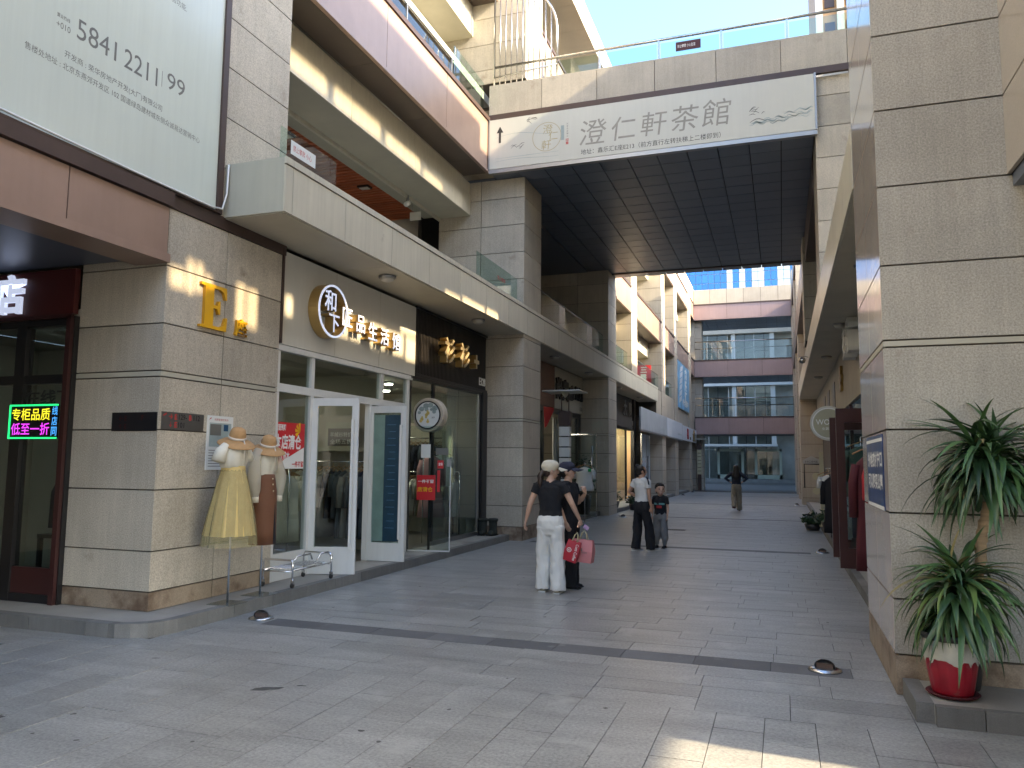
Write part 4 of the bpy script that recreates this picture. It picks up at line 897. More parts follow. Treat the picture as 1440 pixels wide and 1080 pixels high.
box('glass_pane', -5.806, -5.794, 27.7, 30.2, .13, 2.88, 'shop_glass', F2)
box('back_wall', -7.4, -7.3, 24.4, 31.9, .118, 3.0, 'interior_warm', F2); box('ceiling', -7.3, -5.87, 24.4, 31.9, 2.98, 3.05, 'interior_wall', F2); box('floor', -7.3, -5.87, 24.4, 31.9, .09, .118, 'wood', F2); box('end_wall', -7.3, -5.86, 31.6, 31.7, .118, 2.97, 'interior_warm', F2)
for y in (28.3, 29.6, 30.9):
    l = thing('wall_lamp', '%s warm lit lamp inside the shop past the third pier' % {28.3: 'nearest', 29.6: 'middle', 30.9: 'farthest'}[y], 'lamp', (-6.6, y, 2.8), 'warm lamps in the shop past the third pier'); lathe('shade', [(0, -.05), (.10, -.05), (.10, .05), (0, .05)], (-6.6, y, 2.85), 'lamp_glow', l, seg=12); tube('stem', [(-6.6, y, 2.9), (-6.6, y, 2.98)], .01, 'black_metal', l, seg=5)
# grey, white and gold hoardings under the lintel
M('board_grey', (.36, .39, .43), .4, var=.15, vscale=1.2, streak=.15); M('board_white', (.62, .66, .72), .4, var=.04); M('door_film', (.30, .38, .48), .3, var=.2, vscale=3)
for nm, lb, y0, y1, m in (('blank_signboard', 'blank weathered grey signboard after the awning end', 28.4, 35.2, 'board_grey'), ('blank_signboard', 'plain white signboard between the grey one and the gold emblem', 35.26, 41.0, 'board_white')):
    t = thing(nm, lb, 'sign', (-4.9, y0, 2.83)); 
    for y in frange(y0, y1, 1.95): box('panel', -4.94, -4.87, y + .004, min(y + 1.95, y1) - .004, 2.83, 3.66, m, t)
    box('frame', -4.945, -4.86, y0, y1, 2.77, 2.825, 'steel_dull', t); text('small_lettering', '招商热线', (-4.868, y1 - 1.2, 3.05), 'street', .1, 'print_blue', t, width=1.6, height=.1)
GE = thing('signboard', 'white signboard with gold emblem at the far left shops', 'sign', (-4.9, 44, 2.83)); box('panel', -4.94, -4.87, 41.06, 47.9, 2.83, 3.60, 'board_white', GE)
text('emblem', '福', (-4.868, 43.3, 3.22), 'street', .6, 'print_red', GE, weight=.03, depth=.03); text('emblem', '金', (-4.868, 46.4, 3.22), 'street', .65, 'gold_metal', GE, weight=.05, depth=.05, width=1.2); box('lettering_block', -4.869, -4.86, 44.4, 44.9, 2.93, 3.08, 'print_black', GE)
FD = thing('filmed_door', 'pale blue filmed glass door near the grey signboard', 'door', (-5.5, 33, .12)); box('glass_pane', -5.52, -5.49, 32.1, 34.2, .13, 2.80, 'door_film', FD); boxes('frame', [(-5.54, -5.47, 32.05, 32.1, .12, 2.82), (-5.54, -5.47, 33.15, 33.2, .12, 2.82), (-5.54, -5.47, 34.2, 34.28, .12, 2.82)], 'steel', FD); tube('pull_handle', [(-5.45, 33.4, .6), (-5.45, 33.4, 1.9)], .02, 'black_metal', FD)
for i in range(9): prism('painted_plum', [(0, 0), (.05, .02), (.09, .10), (.03, .08)], (-5.488, 32.3 + .2 * i, 1.6 + .25 * math.sin(i * 2.1)), (0, 1, 0), (0, 0, 1), .004, 'print_black' if i % 3 else 'print_red', FD)
box('recess_wall', -6.41, -6.3, 35.4, 48.3, 0, 3.62, 'granite_far', LB)
HP = thing('billboard', 'blue and white advertising hoarding on the far upper left wall', 'billboard', (-4.95, 42.4, 4.45)); box('panel', -5.02, -4.93, 39.87, 44.88, 4.47, 6.90, 'sky_poster', HP); box('frame', -5.02, -4.92, 39.86, 44.89, 4.43, 4.469, 'steel_dull', HP); box('frame', -5.02, -4.92, 39.86, 44.89, 6.901, 6.94, 'steel_dull', HP)
for i, ch in enumerate('鑫乐汇'): text('lettering', ch, (-4.928, 43.2, 6.45 - i * .62), 'street', .62, 'print_white', HP, weight=.05, depth=.004, width=1.1)
text('lettering', '盛大招商中', (-4.928, 43.0, 4.85), 'street', .3, 'print_white', HP, weight=.03, depth=.004, width=2.6, height=.4)
for k in range(6): prism('painted_wave', [(0, 0), (1.1, .2), (1.3, .5), (.2, .28)], (-4.9285, 40.2 + .1 * k, 4.7 + .33 * k), (0, 1, 0), (0, 0, 1), .0015 + .0007 * k, 'board_white', HP)
RD = thing('poster_stand', 'red poster board standing on the balcony past the fourth pier', 'poster', (-5.5, 33.3, 4.78)); box('board', -5.85, -5.22, 33.0, 33.04, 4.95, 5.78, 'red_poster', RD); box('leg', -5.82, -5.78, 33.01, 33.03, 4.78, 4.95, 'steel_dull', RD); box('leg', -5.29, -5.25, 33.01, 33.03, 4.78, 4.95, 'steel_dull', RD)
text('lettering', '三', (-5.53, 32.995, 5.58), 'cam', .3, 'print_white', RD, weight=.03, depth=.004); box('white_block', -5.66, -5.42, 32.992, 32.999, 5.0, 5.4, 'print_white', RD)
# ---------------------------------------------------------------- sign posts with flat lamp tops
def totem(x, y, label, panel, z_top=3.3, n=7, s=1.0):
    t = thing('sign_post', label, 'sign post', (x, y, 0), 'sign posts with flat lamp tops')
    box('base', x - .10, x + .10, y - .07, y + .07, -.0, .95, 'brown_trim', t)
    for i in range(n):
        z = .96 + i * (1.50 / n); box('name_panel', x - .13, x + .13, y - .075, y + .075, z, z + 1.50 / n - .03, panel, t)
    box('core', x - .09, x + .09, y - .06, y + .06, .951, 2.45, 'black_metal', t)
    box('head_box', x - .14, x + .14, y - .09, y + .09, 2.46, 2.80, 'brown_trim', t)
    for dx in (-.09, .09): tube('rod', [(x + dx, y, 2.80), (x + dx, y, z_top - .05)], .014, 'brown_trim', t, seg=6)
    prism('lamp_top', [(-.46, -.40), (.46, -.40), (.46, .40), (-.46, .40)], (x, y, z_top - .04), (1, 0, 0), (0, 1, 0), .03, 'white_panel', t)
    lathe('diffuser', [(.02, -.12), (.11, -.001)], (x, y, z_top - .04), 'lamp_dome', t, seg=12)
M('panel_cream', (.50, .46, .30), .5, rnd=.06)
totem(-4.92, 18.0, 'white panelled sign post with flat lamp top behind the two women', 'white_panel', n=6)
totem(-5.42, 36.0, 'cream panelled sign post under the grey signboard', 'panel_cream')
totem(-4.72, 48.0, 'cream panelled sign post at the far bridge, farthest of three', 'panel_cream', z_top=3.1)
# ---------------------------------------------------------------- right shops
M('right_wall', (.36, .33, .27), .6, var=.12, vscale=2, streak=.08)
RW = thing('shopfront', 'beige fascia and dark red doors of the right shops', 'shopfront', (1.4, 15, .116))
for y in frange(12.2, 33, 3.0): box('fascia_panel', 1.36, 1.44, y + .006, min(y + 3.0, 33.0) - .006, 2.85, 4.18, 'right_wall', RW)
box('near_panel', 1.22, 1.44, 7.9, 12.19, 2.62, 4.18, 'right_wall', RW)
for y in (21.8, 24.2, 26.4): box('vent_grille', 1.345, 1.359, y, y + 1.0, 3.0, 3.75, 'plate_grey', RW)
boxes('door_frame', [(1.36, 1.44, 9.2, 9.3, .12, 2.84), (1.36, 1.44, 11.9, 12.05, .12, 2.84), (1.36, 1.44, 14.2, 14.35, .12, 2.84), (1.36, 1.44, 17.6, 17.75, .12, 2.84), (1.36, 1.44, 20.6, 20.75, .12, 2.84)], 'dark_red_metal', RW)
for a, b in ((12.05, 14.2), (14.35, 17.6), (17.75, 20.6)): box('glass_pane', 1.395, 1.405, a, b, .13, 2.84, 'shop_glass', RW)
LT = thing('signboard', 'white raised letters sign on the right shops, seen edge on', 'sign', (1.3, 15, 3.8))
for i, (ch, y) in enumerate((('衣', 15.6), ('坊', 14.8))): text('letter', ch, (1.358, y, 3.86), 'left', .62, 'white_frame', LT, weight=.04, depth=.22)
GM = thing('emblem', 'gold flower emblem on the right shop fascia', 'emblem', (1.3, 19.3, 3.5))
for k in range(6):
    a = k * math.pi / 3; prism('petal', [(.05, -.07), (.26, -.09), (.33, 0), (.26, .09), (.05, .07)], (1.359, 19.2, 3.55), (0, -math.cos(a), math.sin(a)), (0, math.sin(a), math.cos(a)), .06, 'gold_metal', GM)
RDL = door_leaf('shop_door', 'dark red framed glass door standing open behind the right pier', (1.36, 12.0), math.radians(180), .62, 2.25, 'dark_red_metal', stile=.11, bottom=.28, top=.20, handle=False, th=.06)
box('lock_plate', .54, .58, -.04, -.03, .98, 1.02, 'chrome', RDL); box('kick_plate', .13, .46, -.045, -.031, .28, .42, 'brown_trim', RDL)
door_leaf('shop_door', 'second dark red framed door leaf seen behind the first, on the right', (1.36, 13.4), math.radians(180), .63, 2.2, 'dark_red_metal', stile=.11, bottom=.28, top=.2, handle=False, th=.06)
WS = thing('round_sign', 'olive round projecting sign with pale letters behind the red door', 'sign', (.74, 13.9, 2.0))
M('olive', (.27, .27, .19), .5); M('ring_grey', (.40, .40, .36), .4)
wd_ = lathe('disc', [(0, -.04), (.285, -.04), (.29, -.03), (.29, .03), (.285, .04), (0, .04)], (.745, 13.9, 2.26), 'ring_grey', WS, seg=40, axis='y', smooth=False)
lathe('face', [(0, -.004), (.235, -.004), (.235, 0), (0, 0)], (.745, 13.859, 2.26), 'olive', wd_, seg=40, axis='y', smooth=False); lathe('face_ring', [(.245, -.004), (.255, -.004), (.255, 0), (.245, 0), (.245, -.004)], (.745, 13.859, 2.26), 'paper', wd_, seg=40, axis='y', smooth=False)
text('lettering', 'WOMO', (.75, 13.853, 2.28), 'cam', .14, 'paper', wd_, width=.40, height=.09, depth=.002); text('lettering', '女装生活', (.75, 13.853, 2.17), 'cam', .05, 'paper', wd_, width=.22, depth=.002); tube('arm', [(.9, 13.9, 2.26), (1.4, 13.9, 2.26)], .02, 'black_metal', WS)
BPN = thing('poster', 'blue poster with white letters on the right pier street face', 'poster', (.7, 6.8, 1.22))
box('sheet', .697, .704, 6.27, 7.36, 1.235, 1.795, 'blue_poster', BPN)
boxes('border', [(.6955, .6969, 6.27, 7.36, 1.235, 1.262), (.6955, .6969, 6.27, 7.36, 1.745, 1.77)], 'print_white', BPN)
text('lettering', '外地农村户口', (.6965, 6.80, 1.61), 'left', .1, 'print_white', BPN, weight=.03, width=.95, height=.13); text('lettering', '可以购买公寓', (.6965, 6.80, 1.44), 'left', .1, 'print_white', BPN, weight=.03, width=.95, height=.13)
FS = thing('display_frame', 'cream upright display frame by the right shops', 'stand', (.9, 20.0, .12)); boxes('upright', [(.84, .93, 19.98, 20.06, .12, 1.88)], 'panel_cream', FS); boxes('foot', [(.80, 1.0, 19.85, 20.2, .121, .15)], 'panel_cream', FS)
for z in (1.3, .95): lathe('round_plate', [(0, -.01), (.085, -.01), (.085, .01), (0, .01)], (.76, 20.02, z), 'panel_cream', FS, axis='y', seg=18, smooth=False)
HC_ = thing('hanging_sign', 'small pale house shaped hanging sign by the far right pier', 'sign', (.95, 30, 1.7)); prism('plate', [(-.3, 0), (.3, 0), (.3, .12), (0, .28), (-.3, .12)], (1.0, 30.0, 1.62), (1, 0, 0), (0, 0, 1), .03, 'mullion', HC_); text('lettering', 'HOME', (1.0, 29.965, 1.69), 'cam', .1, 'print_grey', HC_, width=.42); tube('rod', [(.75, 30.02, .75), (.75, 30.02, 1.6), (1.3, 30.02, 1.6)], .025, 'black_metal', HC_, seg=6)
GC = thing('globe_camera', 'round security camera on a bracket under the right awning', 'security camera', (.55, 21, 4.1)); lathe('globe', [(0, -.09), (.06, -.07), (.09, 0), (.06, .07), (0, .09)], (.55, 21.0, 4.24), 'steel', GC, seg=16); tube('bracket', [(.55, 21, 4.30), (.62, 21, 4.34), (.75, 21, 4.30)], .012, 'steel_dull', GC, seg=6)
# ---------------------------------------------------------------- in-ground lamps and drain
GL_LAB = {0: 'hooded ground lamp beside the left kerb near the mannequins', 1: 'hooded ground lamp on the dark paving strip near the right pier', 2: 'hooded ground lamp in front of the dark red door', 3: 'hooded ground lamp beside the shrub on the right', 4: 'small hooded ground lamp farthest along the right kerb', 5: 'hooded ground lamp at the foot of the third pier', 6: 'hooded ground lamp by the far left kerb, nearer of two', 7: 'hooded ground lamp by the far left kerb, farther of two'}
for i, (x, y, a) in enumerate(((-4.92, 6.60, .3), (.27, 6.55, -.2), (.64, 15.1, 0), (.64, 21.3, 0), (.50, 32.5, 0), (-4.44, 22.7, 0), (-4.75, 39.8, 0), (-4.75, 44.3, 0))):
    t = thing('ground_lamp', GL_LAB[i], 'ground lamp', (x, y, 0), 'hooded ground lamps', rz=a)
    lathe('ring', [(.0, 0), (.125, 0), (.12, .012), (.085, .022), (.0, .022)], (0, 0, 0), 'steel', t, seg=26)
    V, Fc = [], []
    for j in range(6):
        for k in range(13):
            th_, ph = math.pi / 2 * j / 5, math.pi * k / 12; r = .078 * math.cos(th_); V.append((r * math.cos(ph), r * math.sin(ph) * 1.0 - .005, .022 + .062 * math.sin(th_)))
    for j in range(5):
        for k in range(12): Fc.append((j * 13 + k, j * 13 + k + 1, j * 13 + k + 14, j * 13 + k + 13))
    V2 = [(x_ * .9, y_ * .9, .022 + (z_ - .022) * .9) for x_, y_, z_ in V]; n = len(V); Fc += [tuple(reversed([q + n for q in f])) for f in Fc]; Fc += [(k + 1, k, n + k, n + k + 1) for k in range(12)]
    mesh_obj('hood', V + V2, Fc, 'steel_dull', t, smooth=True); box('lens', -.06, .06, -.012, -.004, .022, .055, 'brown_trim', t)
DG = thing('drain_grate', 'small dark drain grate in the paving behind the boy', 'drain', (-2.45, 18.9, 0)); boxes('frame', [(-2.7, -2.2, 18.75, 18.78, .001, .006), (-2.7, -2.2, 19.02, 19.05, .001, .006), (-2.7, -2.67, 18.78, 19.02, .001, .006), (-2.23, -2.2, 18.78, 19.02, .001, .006)], 'black_metal', DG); box('well', -2.67, -2.23, 18.78, 19.02, .0012, .0028, 'dark_gap', DG)
for x in frange(-2.65, -2.24, .05): box('bar', x, x + .025, 18.78, 19.02, .003, .006, 'brown_trim', DG)
# ---------------------------------------------------------------- cloth, mannequins, stock
M('cloth_cream', (.66, .63, .54), .85, var=.08, vscale=8, bump=.2, bscale=90); M('cloth_white', (.62, .62, .60), .85, var=.04, vscale=6); M('cloth_navy', (.018, .022, .04), .85); M('cloth_black', (.010, .010, .013), .9)
M('cloth_grey', (.20, .20, .20), .9, var=.1, vscale=20); M('cloth_slate', (.055, .07, .09), .9, var=.2, vscale=10); M('cloth_pink', (.50, .28, .29), .8); M('cloth_maroon', (.07, .008, .014), .8); M('cloth_red', (.45, .02, .03), .7); M('cloth_brown', (.15, .065, .033), .8, var=.1, vscale=6); M('cloth_olive', (.10, .11, .05), .85); M('cloth_teal', (.06, .10, .09), .8); M('cloth_khaki', (.25, .225, .18), .85, var=.1, vscale=6)
M('tulle', (.62, .47, .19), .85, var=.15, vscale=14); fabric_sheer('tulle_sheer', (.46, .40, .20), .40); fabric_sheer('organza', (.62, .58, .48), .5); M('straw', (.42, .25, .11), .8, var=.12, vscale=30, bump=.3, bscale=160); M('ribbon', (.68, .62, .54), .6)
M('fur', (.50, .46, .36), .95, var=.2, vscale=25, bump=.6, bscale=40)
def garment_mesh(name, w, h, th, mat, folds=5, flare=1.2, sleeve=.5, seed=0):
    """a garment on a hanger: shoulders, body with folds, two sleeves; origin at the hook, hanging down"""
    V, Fc = [], []; seg = 22
    prof = [(.10, 0.0), (.35, .03), (.80, .08), (1.0, .14), (.92, .30), (.90, .55), (1.0 * (1 + flare) / 2, .8), (flare, 1.0)]
    for i, (k, d) in enumerate(prof):
        for s in range(seg):
            a = 2 * math.pi * s / seg; f = 1 + .22 * d * math.sin(folds * a + seed * 1.7 + d * 2) + .08 * math.sin(3 * a + seed)
            V.append((w / 2 * k * math.cos(a) * (1 + .05 * d * math.sin(folds * a + seed)), th / 2 * (.6 + .6 * k) * math.sin(a) * f, -.10 - h * d))
    for i in range(len(prof) - 1):
        for s in range(seg): Fc.append((i * seg + s, i * seg + (s + 1) % seg, (i + 1) * seg + (s + 1) % seg, (i + 1) * seg + s)[::-1])
    Fc.append(tuple(range(seg))); Fc.append(tuple(reversed(range((len(prof) - 1) * seg, len(prof) * seg))))
    if sleeve:
        for sg in (-1, 1):
            v, f = tube_data([(sg * w * .43, 0, -.10 - h * .10), (sg * w * .54, .01, -.10 - h * .25), (sg * w * .56, .015, -.10 - h * sleeve)], [.055, .055, .05], 8); n = len(V); V += v; Fc += [tuple(q + n for q in g) for g in f]
    me = bpy.data.meshes.new(name); me.from_pydata(V, [], Fc); me.materials.append(MAT[mat]); me.polygons.foreach_set('use_smooth', [True] * len(me.polygons)); return me
hv, hf = tube_data([(0, 0, .045), (.015, 0, .03), (.012, 0, .0), (0, 0, -.03)], .004, 6); n = len(hv)
v, f = tube_data([(-.20, 0, -.11), (-.1, 0, -.065), (0, 0, -.035), (.1, 0, -.065), (.20, 0, -.11)], .009, 6); hv += v; hf += [tuple(q + n for q in g) for g in f]
HANGER = bpy.data.meshes.new('hanger'); HANGER.from_pydata(hv, [], hf); HANGER.materials.append(MAT['wood'])
GM_ = {}
def garment(x, y, z, rz, mat, label, group=None, w=.42, h=.8, th=.09, sleeve=.55, flare=1.1, seed=0, cat='garment'):
    key = (mat, w, h, th, sleeve, flare, seed % 3)
    if key not in GM_: GM_[key] = garment_mesh('garment', w, h, th, mat, 4 + seed % 3, flare, sleeve, seed)
    o = bpy.data.objects.new('garment', GM_[key]); COL.objects.link(o); o.location = (x, y, z); o.rotation_euler = (0, 0, rz); ORG[o.name] = Vector((0, 0, 0)); tag(o, label, cat, group)
    hgr = bpy.data.objects.new('hanger', HANGER); COL.objects.link(hgr); hgr.parent = o
    return o
def rail(name, label, pts, r, legs, mat='steel'):
    t = thing(name, label, 'clothes rail', (pts[0][0], pts[0][1], .118)); tube('rail', pts, r, mat, t, seg=8)
    for p in legs: tube('upright', [(p[0], p[1], .118), (p[0], p[1], pts[0][2])], r, mat, t, seg=8)
    return t
rg_ = random.Random(11)
ORD = 'first second third fourth fifth sixth seventh eighth ninth tenth eleventh twelfth thirteenth fourteenth fifteenth sixteenth seventeenth eighteenth nineteenth twentieth twenty-first twenty-second twenty-third twenty-fourth'.split()
CN = {'cloth_slate': 'slate', 'cloth_navy': 'navy', 'cloth_grey': 'grey', 'cloth_khaki': 'khaki', 'cloth_cream': 'cream', 'cloth_white': 'white', 'cloth_teal': 'grey green', 'cloth_pink': 'pink', 'cloth_olive': 'olive', 'cloth_black': 'black'}
rail('clothes_rail', 'steel clothes rail behind the near open door', [(-6.1, 10.85, 1.55), (-8.5, 10.85, 1.55)], .013, [(-6.1, 10.85), (-8.5, 10.85)])
cols = ['cloth_slate', 'cloth_navy', 'cloth_slate', 'cloth_grey', 'cloth_slate', 'cloth_slate', 'cloth_navy', 'cloth_grey', 'cloth_khaki', 'cloth_cream', 'cloth_cream', 'cloth_white', 'cloth_cream', 'cloth_khaki', 'cloth_cream', 'cloth_cream', 'cloth_grey', 'cloth_teal', 'cloth_slate', 'cloth_navy', 'cloth_cream', 'cloth_khaki']
for i, m in enumerate(cols): garment(-6.2 - i * .105, 10.85, 1.51, math.radians(90) + rg_.uniform(-.2, .2), m, '%s garment, %s from the glass on the rail behind the near door' % (CN[m], ORD[i]), 'garments on the rail behind the near door', h=rg_.choice([.75, .95, 1.05]), seed=i)
rail('clothes_rail', 'small front rail of pale garments in the near shop', [(-6.35, 9.0, 1.5), (-7.3, 9.6, 1.5)], .013, [(-6.35, 9.0), (-7.3, 9.6)])
for i in range(9): m = ['cloth_cream', 'cloth_white', 'cloth_khaki'][i % 3]; garment(-6.4 - i * .095, 9.03 + i * .06, 1.46, math.radians(58) + rg_.uniform(-.2, .2), m, '%s garment, %s from the glass on the small front rail' % (CN[m], ORD[i]), 'pale garments on the small front rail', h=.9, seed=i)
rail('clothes_rail', 'lower clothes rail in the black framed shop', [(-6.0, 14.1, 1.36), (-8.6, 14.1, 1.36)], .013, [(-6.0, 14.1), (-8.6, 14.1)])
for i in range(24): m = ['cloth_white', 'cloth_grey', 'cloth_cream', 'cloth_white', 'cloth_khaki', 'cloth_pink', 'cloth_white', 'cloth_olive', 'cloth_grey'][i % 9]; garment(-6.1 - i * .1, 14.1, 1.32, math.radians(90) + rg_.uniform(-.22, .22), m, '%s garment, %s from the glass on the black framed shop lower rail' % (CN[m], ORD[i]), 'garments on the lower rail of the black framed shop', h=.72, seed=i)
rail('clothes_rail', 'upper rear clothes rail in the black framed shop', [(-6.3, 14.5, 2.05), (-8.9, 14.5, 2.05)], .013, [(-6.3, 14.5), (-8.9, 14.5)])
for i in range(22): m = ['cloth_navy', 'cloth_black', 'cloth_slate'][i % 3]; garment(-6.4 - i * .11, 14.5, 2.01, math.radians(90) + rg_.uniform(-.2, .2), m, '%s garment, %s from the glass on the black framed shop upper rail' % (CN[m], ORD[i]), 'garments on the upper rail of the black framed shop', h=.62, seed=i)
garment(-6.12, 13.05, 1.80, math.radians(35), 'cloth_pink', 'long pale pink dress hanging behind the glass', w=.40, h=1.15, th=.16, sleeve=.5, flare=1.3, seed=1, cat='dress')
garment(-6.10, 13.42, 1.80, math.radians(35), 'cloth_white', 'white blouse hanging right of the pink dress', w=.38, h=.6, th=.12, sleeve=.4, flare=1.1, seed=2, cat='blouse')
rail('clothes_rail', 'short rail holding the pink dress behind the glass', [(-6.12, 12.7, 1.85), (-6.08, 13.75, 1.85)], .01, [(-6.12, 12.7), (-6.08, 13.75)])
CU = mesh_obj('curtain', *(lambda pts: ([(x, y, z) for z in (1.15, 2.0, 2.85) for x, y in pts], [(i, i + 1, i + 1 + len(pts), i + len(pts)) for i in range(len(pts) - 1)] + [(i + len(pts), i + 1 + len(pts), i + 1 + 2 * len(pts), i + 2 * len(pts)) for i in range(len(pts) - 1)]))([(-6.05 + .03 * math.sin(i * 1.3), 13.35 + .028 * i) for i in range(22)]), 'organza', None, smooth=True); tag(CU, 'sheer grey curtain behind the glass of the black framed shop', 'curtain')
rail('clothes_rail', 'clothes rail in the passage shop window', [(-7.55, 6.7, 1.55), (-6.85, 6.7, 1.55)], .011, [(-7.55, 6.7), (-6.85, 6.7)])
for i, (x, m, h_) in enumerate(((-7.46, 'cloth_navy', .85), (-7.34, 'cloth_navy', .85), (-7.20, 'fur', .8), (-7.09, 'fur', .78), (-6.99, 'fur', .75), (-6.91, 'fur', .7))): garment(x, 6.7, 1.5, math.radians(68) + rg_.uniform(-.1, .1), m, ['navy padded coat leftmost on the passage shop rail', 'navy padded coat next to the cream fur coats', 'cream fur coat beside the navy coats', 'second cream fur coat from the left', 'third cream fur coat from the left', 'cream fur coat nearest the passage door post'][i], None, w=.5, h=h_, th=.2, sleeve=.7, seed=i, cat='coat')
TB = thing('table', 'low table with folded clothes in the passage shop', 'table', (-7.2, 6.5, .118)); boxes('top', [(-7.5, -6.85, 6.2, 6.6, .72, .76)], 'black_metal', TB)
for x, y in ((-7.47, 6.22), (-6.88, 6.22), (-7.47, 6.58), (-6.88, 6.58)): box('leg', x - .02, x + .02, y - .02, y + .02, .118, .72, 'black_metal', TB)
FC = mesh_obj('folded_cloth', *lathe_data([(.0, 0), (.19, .0), (.21, .02), (.20, .05), (.15, .065), (.0, .07)], (-7.15, 6.4, .761), 20, mod=lambda a, i: 1 + .15 * math.sin(2 * a) + .05 * math.sin(7 * a)), 'fur', None, smooth=True); tag(FC, 'cream folded fleece on the low table in the passage shop', 'cloth')
SH = thing('shelf', 'cream shelf with ornaments behind the near open door', 'shelf', (-7.4, 11.2, .118)); boxes('board', [(-9.0, -6.4, 11.06, 11.35, 1.72, 1.78)], 'cream_end', SH); boxes('back', [(-9.0, -6.4, 11.345, 11.355, 1.2, 1.719)], 'interior_wall', SH)
for i, x in enumerate((-7.75, -7.55)):
    v_ = lathe('vase', [(0, 0), (.06, 0), (.085, .10), (.05, .2), (.035, .26), (.06, .30)], (x, 11.2, 1.781), 'red_poster', None, seg=16); tag(v_, ['red ornament vase left on the cream shelf', 'red ornament vase right on the cream shelf'][i], 'vase')
MB_ = thing('menu_board', 'small grey menu board on the shelf behind the near door', 'board', (-6.9, 11.2, 1.781)); boxes('frame', [(-7.2, -6.6, 11.18, 11.22, 1.781, 2.2)], 'cream_end', MB_); box('slate', -7.15, -6.65, 11.172, 11.179, 1.81, 2.1, 'charcoal', MB_); text('lettering', '羊绒衫特价', (-6.9, 11.1715, 2.0), 'cam', .1, 'paper', MB_, width=.42, height=.08); text('lettering', '全场五折', (-6.9, 11.1715, 1.88), 'cam', .1, 'paper', MB_, width=.42, height=.08)
# right side clothes
garment(.93, 9.6, 1.80, math.radians(25), 'cloth_maroon', 'long maroon coat hanging at the right pier edge', w=.36, h=1.3, th=.16, sleeve=.55, flare=1.1, seed=0, cat='coat')
garment(1.02, 9.0, 1.80, math.radians(25), 'cloth_red', 'bright red coat hanging behind the maroon coat', w=.36, h=1.0, th=.16, sleeve=.5, seed=1, cat='coat')
r_ = thing('coat_stand', 'steel stand holding the maroon and red coats', 'clothes rail', (1.0, 9.4, .12)); tube('rail', [(.93, 9.7, 1.84), (1.05, 8.8, 1.84)], .011, 'steel', r_); [tube('upright', [(p[0], p[1], .12), (p[0], p[1], 1.84)], .011, 'steel', r_) for p in ((.93, 9.7), (1.05, 8.8))]
garment(1.12, 12.6, 1.95, math.radians(10), 'cloth_teal', 'grey green jacket seen through the dark red door glass', w=.42, h=.75, th=.14, sleeve=.7, seed=2, cat='jacket'); garment(1.14, 12.75, 1.25, math.radians(10), 'cloth_navy', 'dark trousers below the grey green jacket', w=.4, h=.75, th=.12, sleeve=0, flare=.8, seed=1, cat='trousers')
r2_ = thing('coat_stand', 'steel stand behind the dark red door', 'clothes rail', (1.13, 12.7, .12)); tube('upright', [(1.13, 12.78, .12), (1.13, 12.78, 1.99)], .012, 'steel', r2_); tube('rail', [(1.12, 12.5, 1.99), (1.14, 12.9, 1.99)], .01, 'steel', r2_)
tube('lower_hook', [(1.13, 12.78, 1.30), (1.14, 12.72, 1.30)], .008, 'steel', r2_)
garment(.93, 16.8, 1.45, math.radians(20), 'cloth_black', 'long black coat on a stand by the right shops', w=.34, h=1.12, th=.2, sleeve=.5, seed=0, cat='coat'); garment(.86, 17.1, 1.47, math.radians(20), 'cloth_white', 'white blouse beside the long black coat', w=.3, h=.55, th=.14, sleeve=.5, seed=1, cat='blouse')
r3_ = thing('coat_stand', 'steel stand holding the black coat and white blouse', 'clothes rail', (.9, 17, .12)); tube('upright', [(.9, 16.95, .12), (.9, 16.95, 1.5)], .012, 'steel', r3_); tube('rail', [(.95, 16.6, 1.5), (.85, 17.3, 1.5)], .01, 'steel', r3_)
# white shirt on a stand at the ceramics shop
garment(-4.93, 19.95, 1.56, math.radians(5), 'cloth_white', 'white shirt with green tag on a stand at the ceramics shop', w=.46, h=.62, th=.16, sleeve=.5, seed=2, cat='shirt')
ss = thing('coat_stand', 'thin stand under the white shirt at the ceramics shop', 'clothes rail', (-4.93, 20, 0)); tube('upright', [(-4.93, 20.0, 0.0), (-4.93, 20.0, 1.6)], .012, 'steel', ss); lathe('foot', [(0, 0), (.14, 0), (.13, .015), (0, .02)], (-4.93, 20.0, 0), 'steel_dull', ss, seg=18); tag(box('price_tag', -4.80, -4.72, 19.83, 19.845, 1.34, 1.42, 'print_green', None), 'small green tag on the white shirt', 'tag')
# ---- mannequins by the corner pier
def hat(t, c, tilt):
    R_ = Matrix.Rotation(tilt, 3, Vector((.5, .8, 0)).normalized()); prof = [(0, .135), (.04, .132), (.068, .115), (.082, .07), (.088, .02), (.097, 0), (.135, -.010), (.178, -.040), (.182, -.046), (.135, -.018), (.09, -.006), (.075, .01), (0, .02)]
    V, Fc = lathe_data(prof, (0, 0, 0), 32, mod=lambda a, i: 1 + (.06 * math.sin(2 * a + .6) if 5 < i < 10 else 0)); V = [tuple(R_ @ Vector(v) + Vector(c)) for v in V]; h = mesh_obj('hat', V, Fc, 'straw', t, smooth=True)
    V, Fc = lathe_data([(.0885, .018), (.0915, .018), (.0885, .042), (.0855, .042), (.0885, .018)], (0, 0, 0), 28); mesh_obj('hat_band', [tuple(R_ @ Vector(v) + Vector(c)) for v in V], Fc, 'ribbon', h, smooth=True)
    tube('ribbon_tail', [tuple(R_ @ Vector((.09, -.01, .03)) + Vector(c)), tuple(R_ @ Vector((.13, -.02, -.03)) + Vector(c)), (c[0] + .13, c[1] - .03, c[2] - .10), (c[0] + .12, c[1] - .03, c[2] - .19)], [.006, .008, .008, .004], 'ribbon', h, seg=5)
